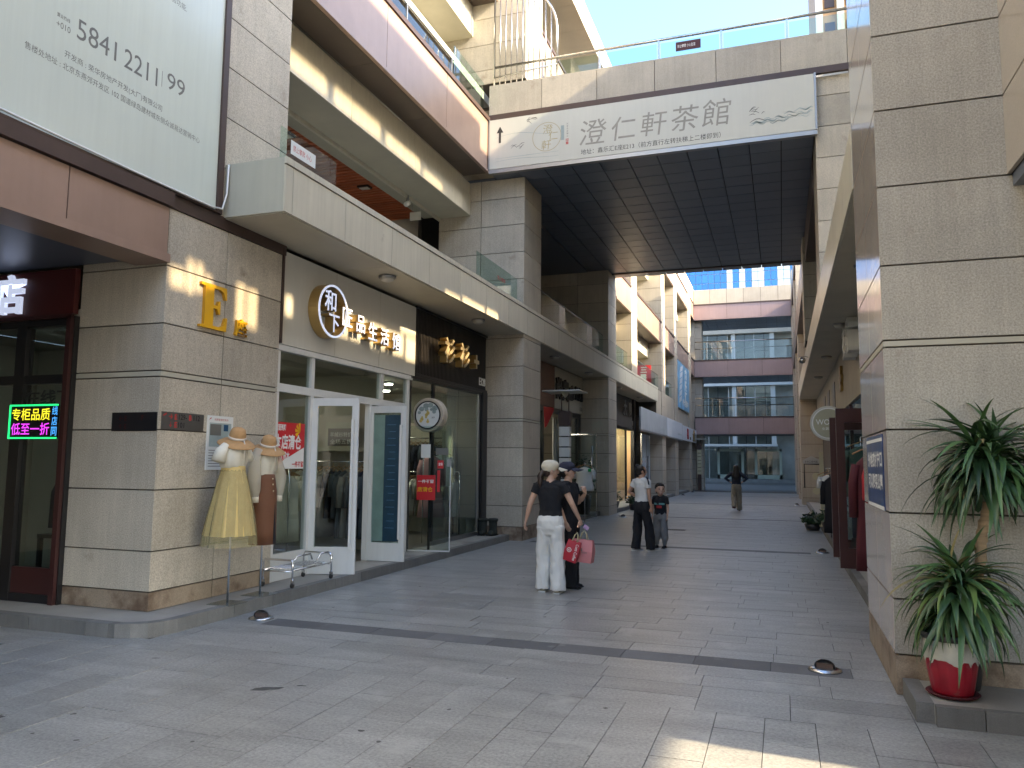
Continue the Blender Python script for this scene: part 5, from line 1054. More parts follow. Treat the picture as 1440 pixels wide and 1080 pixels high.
def soft(name, prof, c, mat, parent, seg=48, ell=(1, 1), pleat=0, amp=0., noise_amp=.0, slit=None, seed=0):
    """garment body of revolution with pleats and soft dents"""
    V, Fc = [], []
    zt, zb = prof[0][1], prof[-1][1]
    for i, (r, h) in enumerate(prof):
        d = (zt - h) / max(1e-6, zt - zb)
        for k in range(seg):
            a = 2 * math.pi * k / seg; f = 1 + amp * (.25 + d) * (1.3 * mnoise.noise(Vector((math.cos(a) * pleat * .22 + seed, math.sin(a) * pleat * .22, d * .7))) + .8 * math.sin(pleat * a + 2.2 * math.sin(2 * a + seed) + 1.5 * d) + .4 * math.sin((round(pleat * 1.7)) * a + seed)) if pleat else 1
            p = Vector((c[0] + r * ell[0] * math.cos(a) * f, c[1] + r * ell[1] * math.sin(a) * f, c[2] + h))
            if noise_amp: p += Vector((math.cos(a), math.sin(a), 0)) * noise_amp * mnoise.noise(Vector((p.x * 14 + seed, p.y * 14, p.z * 9)))
            V.append(tuple(p))
    for i in range(len(prof) - 1):
        for k in range(seg): Fc.append((i * seg + k, (i + 1) * seg + k, (i + 1) * seg + (k + 1) % seg, i * seg + (k + 1) % seg))
    Fc.append(tuple(range(seg)))
    return mesh_obj(name, V, Fc, mat, parent, smooth=True)
mx, my = -5.335, 6.60
M1 = thing('mannequin', 'mannequin in cream knit top and long yellow tulle skirt', 'mannequin', (mx, my, .118))
box('base_plate', mx - .14, mx + .14, my - .14, my + .14, .119, .125, 'shop_glass', M1); tube('pole', [(mx, my, .125), (mx, my, 1.75)], .011, 'chrome', M1)
sk = soft('skirt', [(.115, 1.47), (.125, 1.42), (.15, 1.33), (.185, 1.15), (.215, .98), (.235, .84), (.242, .80)], (mx, my, 0), 'tulle', M1, 72, (1.0, 1.0), 15, .07)
soft('skirt_overlay', [(.118, 1.465), (.133, 1.41), (.16, 1.32), (.197, 1.15), (.23, .98), (.252, .82), (.262, .69)], (mx, my, 0), 'tulle_sheer', sk, 72, (1.0, 1.0), 17, .06, seed=2)
soft('waistband', [(.113, 1.50), (.118, 1.49), (.121, 1.45), (.119, 1.44)], (mx, my, 0), 'tulle', M1, 40)
bl = soft('blouse', [(.035, 1.745), (.06, 1.735), (.10, 1.715), (.138, 1.675), (.15, 1.62), (.146, 1.56), (.137, 1.51), (.126, 1.485), (.115, 1.478)], (mx, my, 0), 'cloth_cream', M1, 48, (.85, 1.05), 9, .03, .022)
for s, ps in ((-1, [(0, -.12, 1.70), (-.01, -.185, 1.64), (-.015, -.215, 1.545)]), (1, [(0, .12, 1.70), (.01, .175, 1.64), (.02, .195, 1.55)])):
    sl_ = tube('sleeve', [(mx + a, my + b, z) for a, b, z in ps], [.05, .062, .070], 'cloth_cream', bl, seg=14)
for z in (1.55, 1.60, 1.65): pass
hat(M1, (mx + .03, my + .0, 1.765), math.radians(20))
mx, my = -5.36, 7.15
M2 = thing('mannequin', 'mannequin in sheer sleeved blouse and brown buttoned skirt', 'mannequin', (mx, my, .118))
box('base_plate', mx - .14, mx + .14, my - .14, my + .14, .119, .125, 'shop_glass', M2); tube('pole', [(mx, my, .125), (mx, my, 1.72)], .011, 'chrome', M2)
soft('skirt', [(.113, 1.41), (.125, 1.35), (.145, 1.22), (.150, 1.0), (.152, .80), (.155, .655), (.14, .657)], (mx, my, 0), 'cloth_brown', M2, 48, (.9, 1.0), 5, .025)
b2 = soft('blouse', [(.035, 1.69), (.06, 1.68), (.10, 1.66), (.13, 1.62), (.142, 1.57), (.138, 1.50), (.125, 1.43), (.115, 1.40)], (mx, my, 0), 'cloth_cream', M2, 48, (.85, 1.0), 7, .03, .02)
for s, ps in ((-1, [(0, -.11, 1.67), (.0, -.18, 1.55), (.02, -.205, 1.38), (.03, -.19, 1.24), (.03, -.185, 1.17)]), (1, [(0, .11, 1.67), (.02, .18, 1.55), (.05, .205, 1.38), (.06, .19, 1.24), (.06, .185, 1.17)])):
    q = tube('sleeve', [(mx + a, my + b, z) for a, b, z in ps], [.05, .062, .074, .055, .036], 'organza', b2, seg=16); tube('cuff', [(mx + a, my + b, z) for a, b, z in ((ps[-1][0], ps[-1][1], 1.19), (ps[-1][0], ps[-1][1], 1.11))], .037, 'cloth_cream', q, seg=12)
for z in (1.36, 1.30, 1.23): lathe('button', [(0, 0), (.010, .002), (.009, .006), (0, .008)], (mx + .118 + (1.36 - z) * .12, my - .02, z), 'pale_gold', M2, seg=8, axis='x')
prism('slit', [(0, 0), (.05, 0), (.012, .42)], (mx + .1385, my + .0, .66), (0, 1, 0), (0, 0, 1), .004, 'cloth_black', M2)
hat(M2, (mx + .03, my, 1.705), math.radians(20))
# ---- folded chrome rack base on wheels
RK = thing('rack_trolley', 'low chrome rack base on castors beside the mannequins', 'trolley', (-5.4, 7.95, .118))
for y, w_ in ((7.62, .42), (8.42, .42)):
    tube('end_hoop', [(-5.68, y, .20), (-5.68, y, .40), (-5.66, y, .43), (-5.30, y, .43), (-5.28, y, .40), (-5.28, y, .20)], .012, 'chrome', RK); tube('end_bar', [(-5.68, y, .30), (-5.28, y, .30)], .009, 'chrome', RK)
for x in (-5.66, -5.30): tube('side_bar', [(x, 7.62, .31), (x, 8.42, .31)], .011, 'chrome', RK)
tubes('upper_loop', [[(-5.30, 7.62, .40), (-5.27, 7.70, .47), (-5.27, 7.95, .47), (-5.30, 8.03, .40)], [(-5.32, 8.12, .33), (-5.28, 8.18, .45), (-5.28, 8.34, .45), (-5.30, 8.42, .40)]], .010, 'chrome', RK)
tubes('wire_shelf', [[(x, 7.64, .325), (x, 8.40, .325)] for x in (-5.62, -5.57, -5.52, -5.47, -5.42, -5.37)], .005, 'chrome', RK, seg=5)
for x in (-5.68, -5.28):
    for y in (7.62, 8.42): cs = lathe('castor', [(0, -.012), (.028, -.012), (.031, 0), (.028, .012), (0, .012)], (x, y, .150), 'rubber', RK, seg=16, axis='x'); box('castor_fork', x - .018, x + .018, y - .012, y + .012, .165, .205, 'steel', cs)
# ---- fleece boots
M('boot_suede', (.028, .032, .026), .95, var=.25, vscale=30, bump=.4, bscale=60)
for i, (x, y, a) in enumerate(((-5.66, 14.52, .15), (-5.46, 14.56, -.1))):
    b = thing('boot', ['left dark fleece boot by the second pier', 'right dark fleece boot by the second pier'][i], 'boot', (x, y, .122), rz=a)
    V, Fc = tube_data([(0, 0, .01), (0, 0, .06), (0, 0, .14), (0, 0, .24), (0, 0, .30)], [.085, .088, .078, .082, .088], 18); v, f = tube_data([(0, .03, .05), (0, -.07, .05), (0, -.14, .042), (0, -.17, .035)], [.06, .058, .05, .02], 14); n = len(V); mesh_obj('shaft', V + v, Fc + [tuple(q + n for q in g) for g in f], 'boot_suede', b, smooth=True)
    lathe('fleece_cuff', [(.06, .27), (.095, .275), (.102, .30), (.095, .33), (.06, .325)], (0, 0, 0), 'boot_suede', b, seg=22, mod=lambda a, i: 1 + .06 * math.sin(9 * a + i)); box('sole', -.075, .075, -.17, .085, 0, .018, 'rubber', b)
# ---------------------------------------------------------------- potted plants
M('leaf_dark', (.030, .070, .030), .38, spec=.5, rnd=.35); M('leaf_mid', (.055, .115, .040), .4, rnd=.35); M('leaf_light', (.10, .16, .045), .42, rnd=.3); M('leaf_dry', (.20, .17, .07), .6, rnd=.2)
M('bark', (.28, .20, .12), .8, var=.3, vscale=8, stretch=(1, 1, 9), bump=.4, bscale=40); M('pot_red', (.30, .008, .022), .4, coat=.15, var=.25, vscale=5, streak=.15, stain=(9, .62, .72, (.22, .12, .10))); M('pot_white', (.50, .49, .42), .4, var=.2, vscale=9, stain=(14, .60, .70, (.30, .27, .2))); M('pot_dark', (.03, .03, .032), .4)
LEAFM = {}
def leaf_mesh(th0, th1, L_, w_, mat):
    key = (th0, th1, L_, w_, mat)
    if key in LEAFM: return LEAFM[key]
    V, Fc = [], []; n = 8; p = Vector((0, 0, 0))
    for i in range(n + 1):
        s = i / n; th = math.radians(th0 + (th1 - th0) * s ** .75); wd = w_ * (.55 + .9 * s if s < .35 else .865 * (1 - ((s - .35) / .65) ** 1.8) + .02); nrm = Vector((-math.cos(th), 0, math.sin(th)))
        V += [tuple(p + Vector((0, -wd / 2, 0)) + nrm * wd * .18), tuple(p), tuple(p + Vector((0, wd / 2, 0)) + nrm * wd * .18)]
        p = p + Vector((math.sin(th), 0, math.cos(th))) * (L_ / n)
    for i in range(n):
        for k in (0, 1): Fc.append((3 * i + k, 3 * i + k + 1, 3 * i + k + 4, 3 * i + k + 3))
    me = bpy.data.meshes.new('leaf'); me.from_pydata(V, [], Fc); me.materials.append(MAT[mat]); me.polygons.foreach_set('use_smooth', [True] * len(me.polygons)); LEAFM[key] = me
    return me
def crown(parent, c, n, Lr, spread, seed, mats=('leaf_dark', 'leaf_dark', 'leaf_mid')):
    rr = random.Random(seed); core = lathe('crown', [(0, -.12), (.025, -.10), (.03, .0), (.02, .08), (0, .10)], c, 'leaf_mid', parent, seg=10)
    for i in range(n):
        t = (i + .5) / n; th0 = 6 + 90 * t ** .6 + rr.uniform(-12, 12); th1 = min(179, th0 + 55 + 80 * t ** .35 + rr.uniform(-38, 38)); q = round(th0 / 9) * 9, round(th1 / 12) * 12
        L_ = Lr * (.72 + .34 * (round(rr.random() * 3) / 3)) * (1 if rr.random() > .15 else .7); o = bpy.data.objects.new('leaf', leaf_mesh(q[0], q[1], round(L_, 3), .034 + .006 * rr.randint(0, 2), rr.choice(mats) if rr.random() > .05 else 'leaf_dry'))
        o.rotation_euler = (rr.uniform(-.32, .32), rr.uniform(-.15, .15), i * 2.39996 + rr.uniform(-.35, .35)); put(o, core, (c[0] + rr.uniform(-spread, spread), c[1] + rr.uniform(-spread, spread), c[2] + .10 - .22 * t)); s_ = rr.uniform(.88, 1.1); o.scale = (s_, s_, s_)
    return core
px, py = .985, 5.70
RPT = thing('potted_plant', 'strap leaved plant in red pot with white dripping glaze', 'plant', (px, py, .122))
lathe('saucer', [(0, .0), (.13, .0), (.155, .018), (.15, .022), (.12, .012), (0, .012)], (px, py, .122), 'cloth_maroon', RPT, seg=30)
flt = lambda a, i: 1 + .018 * abs(math.sin(9 * a))
pt = lathe('pot', [(0, .012), (.112, .012), (.118, .03), (.135, .13), (.152, .23), (.160, .285)], (px, py, .122), 'pot_red', RPT, seg=72, mod=flt)
V, Fc = [], []; seg = 72; rr = random.Random(2); drip = [.012 + .03 * max(0, math.sin(k * .87 + 2 * math.sin(k * .31))) + rr.uniform(0, .006) for k in range(seg)]
for i, (r, h) in enumerate(((.1615, .25), (.166, .285), (.168, .32), (.160, .352))):
    for k in range(seg): a = 2 * math.pi * k / seg; V.append((px + r * math.cos(a), py + r * math.sin(a), .122 + h - (drip[k] if i == 0 else 0)))
for i in range(3):
    for k in range(seg): Fc.append((i * seg + k, i * seg + (k + 1) % seg, (i + 1) * seg + (k + 1) % seg, (i + 1) * seg + k))
mesh_obj('glaze', V, Fc, 'pot_white', pt, smooth=True)
lathe('rim', [(.150, .345), (.168, .35), (.178, .37), (.172, .39), (.150, .385), (.150, .345)], (px, py, .122), 'pot_dark', pt, seg=40); lathe('soil', [(0, .33), (.152, .335), (.152, .345), (0, .35)], (px, py, .122), 'soil', RPT, seg=24)
tube('stem', [(px + .05, py, .46), (px + .06, py, .66)], [.03, .024], 'bark', RPT, seg=10); crown(RPT, (px + .06, py, .74), 285, .50, .045, 4, ('leaf_dark', 'leaf_mid', 'leaf_mid', 'leaf_light'))
tx, ty = 1.1, 5.90
TPT = thing('potted_tree', 'tall strap leaved plant with ringed trunk in dark pot by the pier', 'plant', (tx, ty, .122)); lathe('pot', [(0, 0), (.09, 0), (.10, .03), (.12, .2), (.13, .30), (.115, .30), (.11, .27), (0, .27)], (1.085, 5.90, .122), 'pot_dark', TPT, seg=28)
tp = [(1.095 + .155 * (i / 14) ** .8 + .008 * math.sin(i), 5.90 - .10 * i / 14, .36 + i * .066) for i in range(15)]; tube('trunk', [q for p_ in tp for q in (p_, (p_[0], p_[1], p_[2] + .05))], [.036 if k % 2 == 0 else .032 for k in range(30)], 'bark', TPT, seg=14); crown(TPT, (tp[-1][0] + .005, tp[-1][1], 1.56), 295, .56, .07, 8, ('leaf_dark', 'leaf_dark', 'leaf_mid', 'leaf_mid'))
# ---- small planters along the shops
def shrub(name, label, x, y, z, r, h, n, seed, potm='pot_dark', leaf='leaf_dark', flowers=0):
    t = thing(name, label, 'plant', (x, y, z)); lathe('pot', [(0, 0), (r * .55, 0), (r * .75, h * .35), (r * .70, h * .37), (0, h * .34)], (x, y, z), potm, t, seg=16); rr = random.Random(seed); V, Fc = [], []
    for i in range(n):
        d = Vector((rr.gauss(0, 1), rr.gauss(0, 1), abs(rr.gauss(0, .9)))).normalized(); c = Vector((x, y, z + h * .42)) + Vector((d.x * r, d.y * r, d.z * h * .6)) * rr.uniform(.35, 1.1); u = Vector((rr.uniform(-1, 1), rr.uniform(-1, 1), rr.uniform(-.6, .6))).normalized(); w2 = d.cross(u).normalized() if d.cross(u).length > 1e-3 else Vector((1, 0, 0)); L_ = rr.uniform(.5, 1.1) * r * .32; k = len(V)
        V += [tuple(c - u * L_), tuple(c + w2 * L_ * .45), tuple(c + u * L_), tuple(c - w2 * L_ * .45)]; Fc.append((k, k + 1, k + 2, k + 3))
    tag(mesh_obj('foliage', V, Fc, leaf, t), kind='stuff'); tubes('stem', [[(x, y, z + h * .3), (x + r * .5 * math.cos(a), y + r * .5 * math.sin(a), z + h * .8)] for a in (0, 1.3, 2.6, 3.9, 5.2)], .006, 'bark', t, seg=5)
    for i in range(flowers): c = (x + rr.uniform(-r, r), y - rr.uniform(.2, .8) * r, z + h * rr.uniform(.5, .95)); lathe('flower', [(0, 0), (.03, .01), (.035, .03), (0, .04)], c, 'print_white', t, seg=7)
shrub('potted_shrub', 'low green shrub in black pot beside the right kerb', .66, 20.2, 0, .26, .42, 260, 3); shrub('potted_shrub', 'trailing green plant on the right platform behind the shrub', 1.0, 18.9, .12, .28, .5, 220, 5); shrub('potted_shrub', 'dark leafy plant standing inside the ceramics shop door', -5.35, 21.6, .12, .30, 1.6, 420, 6); shrub('flower_pot', 'white flowering plant by the left kerb behind the boy', -4.75, 26.2, .0, .24, .55, 200, 7, flowers=16); shrub('flower_pot', 'round grey planter in front of the warm shop', -5.3, 25.4, .12, .30, .6, 60, 9, potm='kerb')
# ---------------------------------------------------------------- people
TMP = bpy.data.scenes.new('workbench'); TVL = TMP.view_layers[0]
def etube(pts, ra, rb, ref=(1, 0, 0), seg=16, cap=True):
    """tube with elliptical section: ra along ref, rb across; rounded ends"""
    P = [Vector(p) for p in pts]; ra = list(ra); rb = list(rb)
    if cap:
        d0 = (P[0] - P[1]).normalized(); d1 = (P[-1] - P[-2]).normalized(); r0, r1 = min(ra[0], rb[0]), min(ra[-1], rb[-1])
        P = [P[0] + d0 * r0 * .75, P[0] + d0 * r0 * .5] + P + [P[-1] + d1 * r1 * .5, P[-1] + d1 * r1 * .75]
        ra = [ra[0] * .35, ra[0] * .8] + ra + [ra[-1] * .8, ra[-1] * .35]; rb = [rb[0] * .35, rb[0] * .8] + rb + [rb[-1] * .8, rb[-1] * .35]
    V, Fc = [], []; ref = Vector(ref); n = len(P)
    for i, p in enumerate(P):
        t = (P[min(i + 1, n - 1)] - P[max(i - 1, 0)]).normalized(); u = (ref - t * ref.dot(t)).normalized(); w_ = t.cross(u)
        for k in range(seg): a = 2 * math.pi * k / seg; V.append(tuple(p + u * (ra[i] * math.cos(a)) + w_ * (rb[i] * math.sin(a))))
    for i in range(n - 1):
        for k in range(seg): Fc.append((i * seg + k, i * seg + (k + 1) % seg, (i + 1) * seg + (k + 1) % seg, (i + 1) * seg + k))
    Fc.append(tuple(reversed(range(seg)))); Fc.append(tuple(range((n - 1) * seg, n * seg)))
    return V, Fc
def ball(c, r, seg=14):
    c = Vector(c); V, Fc = [], []
    for i in range(1, 8):
        th = math.pi * i / 8
        for k in range(seg): a = 2 * math.pi * k / seg; V.append((c.x + r[0] * math.sin(th) * math.cos(a), c.y + r[1] * math.sin(th) * math.sin(a), c.z + r[2] * math.cos(th)))
    for i in range(6):
        for k in range(seg): Fc.append((i * seg + k, (i + 1) * seg + k, (i + 1) * seg + (k + 1) % seg, i * seg + (k + 1) % seg))
    Fc.append(tuple(range(seg))); Fc.append(tuple(reversed(range(6 * seg, 7 * seg))))
    return V, Fc
def fuse(name, parts, voxel, mat, parent, wrinkle=None, smooth=3, S=1.0, mat2=None):
    """join overlapping volumes into one continuous skin"""
    V, Fc = [], []
    for v, f in parts:
        n = len(V); V += [(a * S, b * S, c * S) for a, b, c in v]; Fc += [tuple(i + n for i in q) for q in f]
    me = bpy.data.meshes.new(name); me.from_pydata(V, [], Fc); o = bpy.data.objects.new(name, me); TMP.collection.objects.link(o)
    m = o.modifiers.new('r', 'REMESH'); m.mode = 'VOXEL'; m.voxel_size = voxel; m.use_smooth_shade = True
    if smooth: s = o.modifiers.new('s', 'SMOOTH'); s.factor = .5; s.iterations = smooth
    TVL.update(); out = bpy.data.meshes.new_from_object(o.evaluated_get(TVL.depsgraph)); TMP.collection.objects.unlink(o); bpy.data.objects.remove(o); bpy.data.meshes.remove(me)
    if wrinkle:
        amp, sx, sz, seed = wrinkle
        nr = [v.normal.copy() for v in out.vertices]; co = [v.co.copy() for v in out.vertices]; flat = []
        top_ = max(c_.z for c_ in co); calm = name == 'trousers'
        for c_, n_ in zip(co, nr): flat += list(c_ + n_ * amp * (min(1., max(.12, (top_ - c_.z) / .22 - .15)) if calm else 1.) * (mnoise.noise(Vector((c_.x * sx + seed, c_.y * sx, c_.z * sz))) + .5 * mnoise.noise(Vector((c_.x * sx * 2.3, c_.y * sx * 2.3 + seed, c_.z * sz * 2.6 + c_.x * 9)))))
        out.vertices.foreach_set('co', flat); out.update()
    out.materials.clear(); out.materials.append(MAT[mat]); out.polygons.foreach_set('use_smooth', [True] * len(out.polygons))
    return put(bpy.data.objects.new(name, out), parent, (0, 0, 0))
M('skin', (.46, .27, .185), .5, var=.05, vscale=9); M('skin_light', (.52, .33, .24), .5, var=.05, vscale=9); M('hair', (.012, .009, .008), .45, spec=.4, var=.3, vscale=60, stretch=(1, 1, .1)); M('hair_brown', (.035, .018, .012), .45, var=.3, vscale=60, stretch=(1, 1, .1)); M('lip', (.30, .09, .08), .5); M('eye_dark', (.01, .008, .008), .2)
M('cap_cream', (.60, .55, .43), .8); M('cap_navy', (.015, .018, .04), .8); M('trouser_white', (.68, .68, .66), .8); M('shoe_gold', (.30, .27, .18), .4, metal=.3); M('shoe_grey', (.34, .34, .33), .6); M('bag_pink', (.52, .20, .21), .6, var=.06); M('bag_red', (.38, .012, .03), .45); M('phone', (.42, .30, .50), .25); M('print_teal', (.12, .28, .27), .6)
def hand_parts(wrist, tip, side, palm_n, curl=.35, S=1.0):
    """palm and five unequal, bent fingers from the wrist towards tip; palm_n points out of the palm"""
    w_, d = Vector(wrist), (Vector(tip) - Vector(wrist)).normalized(); pn = Vector(palm_n); pn = (pn - d * pn.dot(d)).normalized(); ac = d.cross(pn) * side; parts = [etube([w_, w_ + d * .035 * S, w_ + d * .075 * S], [.022 * S, .034 * S, .036 * S], [.017 * S, .016 * S, .013 * S], ac)]
    for i, (off, L_) in enumerate(((-.027, .062), (-.009, .072), (.009, .067), (.026, .052))):
        b = w_ + d * .072 * S + ac * off * S; c1 = curl * (1 + .12 * i); d1 = (d * math.cos(c1) + pn * math.sin(c1)).normalized(); d2 = (d * math.cos(2.1 * c1) + pn * math.sin(2.1 * c1)).normalized(); parts.append(etube([b - d * .012 * S, b + d1 * L_ * .5 * S, b + d1 * L_ * .5 * S + d2 * L_ * .5 * S], [.0088 * S, .008 * S, .0068 * S], [.0088 * S, .008 * S, .0068 * S], ac, 8))
    tb = w_ + d * .022 * S - ac * .026 * S; td = (d * .75 - ac * .6 + pn * .35).normalized(); parts.append(etube([tb, tb + td * .035 * S, tb + (td * .8 + d * .4).normalized() * .065 * S], [.0115 * S, .010 * S, .008 * S], [.0115 * S, .010 * S, .008 * S], ac, 8))
    return parts
def rot_z(parts, ang, c, pitch=0.):
    R_ = Matrix.Rotation(ang, 3, 'Z') @ Matrix.Rotation(pitch, 3, 'X'); c = Vector(c); return [([tuple(R_ @ (Vector(v) - c) + c) for v in V], F_) for V, F_ in parts]
def person(label, x, y, rz, S=1.0, skin='skin', hairm='hair', headturn=0., headpitch=0., armL=None, armR=None, feet=((-.085, 0, 0), (.085, .03, 0)), top=None, top_hem=.90, sleeve=.45, trousers=None, leg_w=(.082, .085, .088), cuff=False, shoes='shoe_grey', hairstyle='pony', cap=None, handcurl=(.35, .35), vox=.0075, group=None, kid=False, palms=((1, 0, 0), (-1, 0, 0)), topwide=1.0):
    t = thing('person', label, 'person', (x, y, 0), group, rz=rz)
    hk = 1.62 if kid else 1.0                                          # a child's head is larger for its height
    hc = Vector((0, .012, 1.475 - (.015 if kid else 0)))
    def Hd(parts): return rot_z([([((a - hc.x) * hk + hc.x, (b - hc.y) * hk + hc.y, (c - hc.z) * hk + hc.z) for a, b, c in v], f) for v, f in parts], headturn, (0, 0, 1.38), headpitch)
    head = Hd([ball((0, 0, 1.50), (.073, .090, .082)), etube([(0, .005, 1.50), (0, .030, 1.44), (0, .045, 1.395)], [.066, .058, .030], [.075, .060, .032]), etube([(0, .088, 1.485), (0, .103, 1.452), (0, .094, 1.443)], [.009, .013, .008], [.010, .012, .008], seg=10), ball((-.074, -.005, 1.465), (.010, .020, .030)), ball((.074, -.005, 1.465), (.010, .020, .030)), etube([(-.02, .078, 1.414), (.02, .078, 1.414)], [.010, .010], [.008, .008], (0, 0, 1), 8)])
    L_, R_ = armL or [(-.165, 0, 1.285), (-.215, -.02, 1.04), (-.235, .03, .80)], armR or [(.165, 0, 1.285), (.215, -.02, 1.04), (.235, .03, .80)]
    arms = []
    for A, sd, cu, pn in ((L_, -1, handcurl[0], palms[0]), (R_, 1, handcurl[1], palms[1])):
        S_, E_, W_ = [Vector(p) for p in A[:3]]; tip = Vector(A[3]) if len(A) > 3 else W_ + (W_ - E_)
        arms += [etube([S_, S_.lerp(E_, .5), E_, E_.lerp(W_, .35), W_], [.046, .040, .034, .034, .022], [.046, .041, .035, .033, .020], (0, 1, 0), 12)]; arms += hand_parts(W_, tip, sd, pn, cu)
    torso = [etube([(0, 0, .80), (0, .005, .90), (0, .008, .99), (0, .01, 1.10), (0, .005, 1.20), (0, -.005, 1.28), (0, -.006, 1.33)], [.155, .150, .122, .130, .148, .140, .075], [.105, .105, .085, .098, .102, .080, .060]), etube([(0, -.006, 1.31), (0, .004, 1.40)], [.052, .047], [.054, .050])]
    legs = []; ank = []
    for i, (fx, fy, fz) in enumerate(feet):
        sx = -1 if i == 0 else 1; hip = Vector((sx * .078, 0, .80)); an = Vector((fx, fy - .02, .075 + fz)); kn = hip.lerp(an, .5) + Vector((sx * .005, .025 + (.10 if fz > .05 else 0), .01)); ank.append((hip, kn, an)); legs.append(etube([hip, hip.lerp(kn, .5), kn, kn.lerp(an, .35), an], [.082, .072, .052, .050, .034], [.090, .074, .054, .052, .036], (1, 0, 0), 12)); legs.append(etube([an + Vector((0, -.03, -.035)), an + Vector((0, .06, -.045)), an + Vector((0, .15, -.055))], [.032, .038, .030], [.030, .026, .016], (1, 0, 0), 10))
    body = fuse('body', head + torso + arms + legs, vox, skin, t, S=S)
    def part(name, parts, mat, wr=None, par=None, v=None, sm=3): return fuse(name, parts, v or vox, mat, par or t, wr, sm, S)
    # eyes and mouth
    for sx in (-1, 1): part('eye', Hd([ball((sx * .031, .080, 1.487), (.013, .008, .006))]), 'eye_dark', v=.003, par=t, sm=1)
    part('mouth', Hd([ball((0, .089, 1.414), (.018, .006, .006))]), 'lip', v=.003, sm=1); part('eyebrows', Hd([etube([(-.045, .082, 1.503), (-.018, .088, 1.507)], [.004, .004], [.004, .004], (0, 0, 1), 6), etube([(.018, .088, 1.507), (.045, .082, 1.503)], [.004, .004], [.004, .004], (0, 0, 1), 6)]), hairm, v=.003, sm=1)
    # hair
    hp = [ball((0, -.020, 1.515), (.083, .090, .083))]
    if hairstyle == 'pony': hp += [ball((0, -.055, 1.46), (.066, .055, .07)), etube([(0, -.10, 1.47), (-.005, -.135, 1.40), (0, -.13, 1.31), (.005, -.115, 1.24)], [.026, .036, .032, .012], [.026, .032, .028, .012])]
    elif hairstyle == 'bun': hp += [ball((0, -.045, 1.48), (.074, .065, .08)), ball((0, -.085, 1.575), (.042, .042, .042)), etube([(-.07, .03, 1.50), (-.072, .035, 1.44)], [.012, .006], [.018, .008]), etube([(.07, .03, 1.50), (.072, .035, 1.44)], [.012, .006], [.018, .008])]
    elif hairstyle == 'long': hp += [etube([(0, -.04, 1.52), (0, -.06, 1.42), (0, -.085, 1.30), (0, -.10, 1.16), (0, -.10, 1.08)], [.088, .098, .115, .115, .07], [.07, .06, .05, .04, .02])]
    elif hairstyle == 'short': hp = [ball((0, -.014, 1.524), (.081, .092, .078)), ball((0, -.045, 1.47), (.070, .055, .055)), ball((0, .055, 1.555), (.055, .035, .025))]
    part('hair', Hd(hp), hairm, (.004, 60, 14, 3))
    if cap:
        cp_ = part('cap', Hd([ball((0, -.004, 1.540), (.092, .105, .070))] + [etube([(0, -.02, 1.512), (0, -.02, 1.535)], [.094, .093], [.108, .107])]), cap)
        V, Fc = [], []
        for i in range(7):
            for k in range(11):
                u = -1 + 2 * k / 10; s_ = i / 6; V.append((u * (.085 - .012 * s_), .070 + .115 * s_ * math.sqrt(max(0, 1 - (u * .93) ** 2)) + .03 * (1 - abs(u)), 1.524 - .028 * s_ - .022 * u * u))
        top_, bot = V, [(a, b, c - .006) for a, b, c in V]; n = len(V); q = [(i * 11 + k, i * 11 + k + 1, (i + 1) * 11 + k + 1, (i + 1) * 11 + k) for i in range(6) for k in range(10)]; edge = [k for k in range(11)] + [i * 11 + 10 for i in range(1, 7)] + [66 + k for k in range(9, -1, -1)] + [i * 11 for i in range(5, 0, -1)]
        Fc = q + [tuple(reversed([j + n for j in f])) for f in q] + [(edge[j], edge[(j + 1) % len(edge)], edge[(j + 1) % len(edge)] + n, edge[j] + n) for j in range(len(edge))]
        (Vb, Fb), = Hd([(V + bot, Fc)]); mesh_obj('brim', [(a * S, b * S, c * S) for a, b, c in Vb], Fb, cap, cp_, smooth=True)
    # trousers
    tr = [etube([(0, .0, .76), (0, .004, .86), (0, .006, .935)], [.173, .176, .148], [.130, .132, .106])]
    for (hip, kn, an) in ank:
        bt = Vector((an.x, an.y + .01, an.z - (.040 if not cuff else -.02))); w_ = leg_w
        ra = [w_[0] + .012, w_[0], w_[1], w_[2], w_[2] * (1 if not cuff else .62)]; tr.append(etube([hip + Vector((0, 0, -.01)), hip.lerp(kn, .55), kn, kn.lerp(bt, .55), bt], ra, [r * 1.15 for r in ra], (1, 0, 0), 18, cap=cuff))
    part('trousers', tr, trousers, (.017, 11, 5, 7))
    # top
    k = topwide
    tp_ = [etube([(0, .003, top_hem), (0, .006, .98), (0, .01, 1.09), (0, .006, 1.19), (0, -.004, 1.275), (0, -.006, 1.318)], [.152 * k, .140 * k, .146 * k, .166, .158, .085], [.112 * k, .104, .114, .118, .098, .070], cap=False)]
    tp_.append(etube([(-.160, -.002, 1.283), (-.08, -.004, 1.300), (0, -.006, 1.305), (.08, -.004, 1.300), (.160, -.002, 1.283)], [.056, .058, .060, .058, .056], [.062, .066, .068, .066, .062], (0, 0, 1), 14))
    for A in (L_, R_):
        S_, E_, W_ = [Vector(p) for p in A[:3]]
        e1 = S_.lerp(E_, min(1, sleeve)); pts = [S_ + (S_ - E_) * .08, S_.lerp(e1, .5), e1]; rr_ = [.062, .061, .057]
        if sleeve > 1: pts += [E_.lerp(W_, .5), E_.lerp(W_, min(.98, sleeve - 1))]; rr_ += [.046, .036]
        tp_.append(etube(pts, rr_, rr_, (0, 1, 0), 14, cap=False))
    part('top', tp_, top, (.0075, 13, 9, 2))
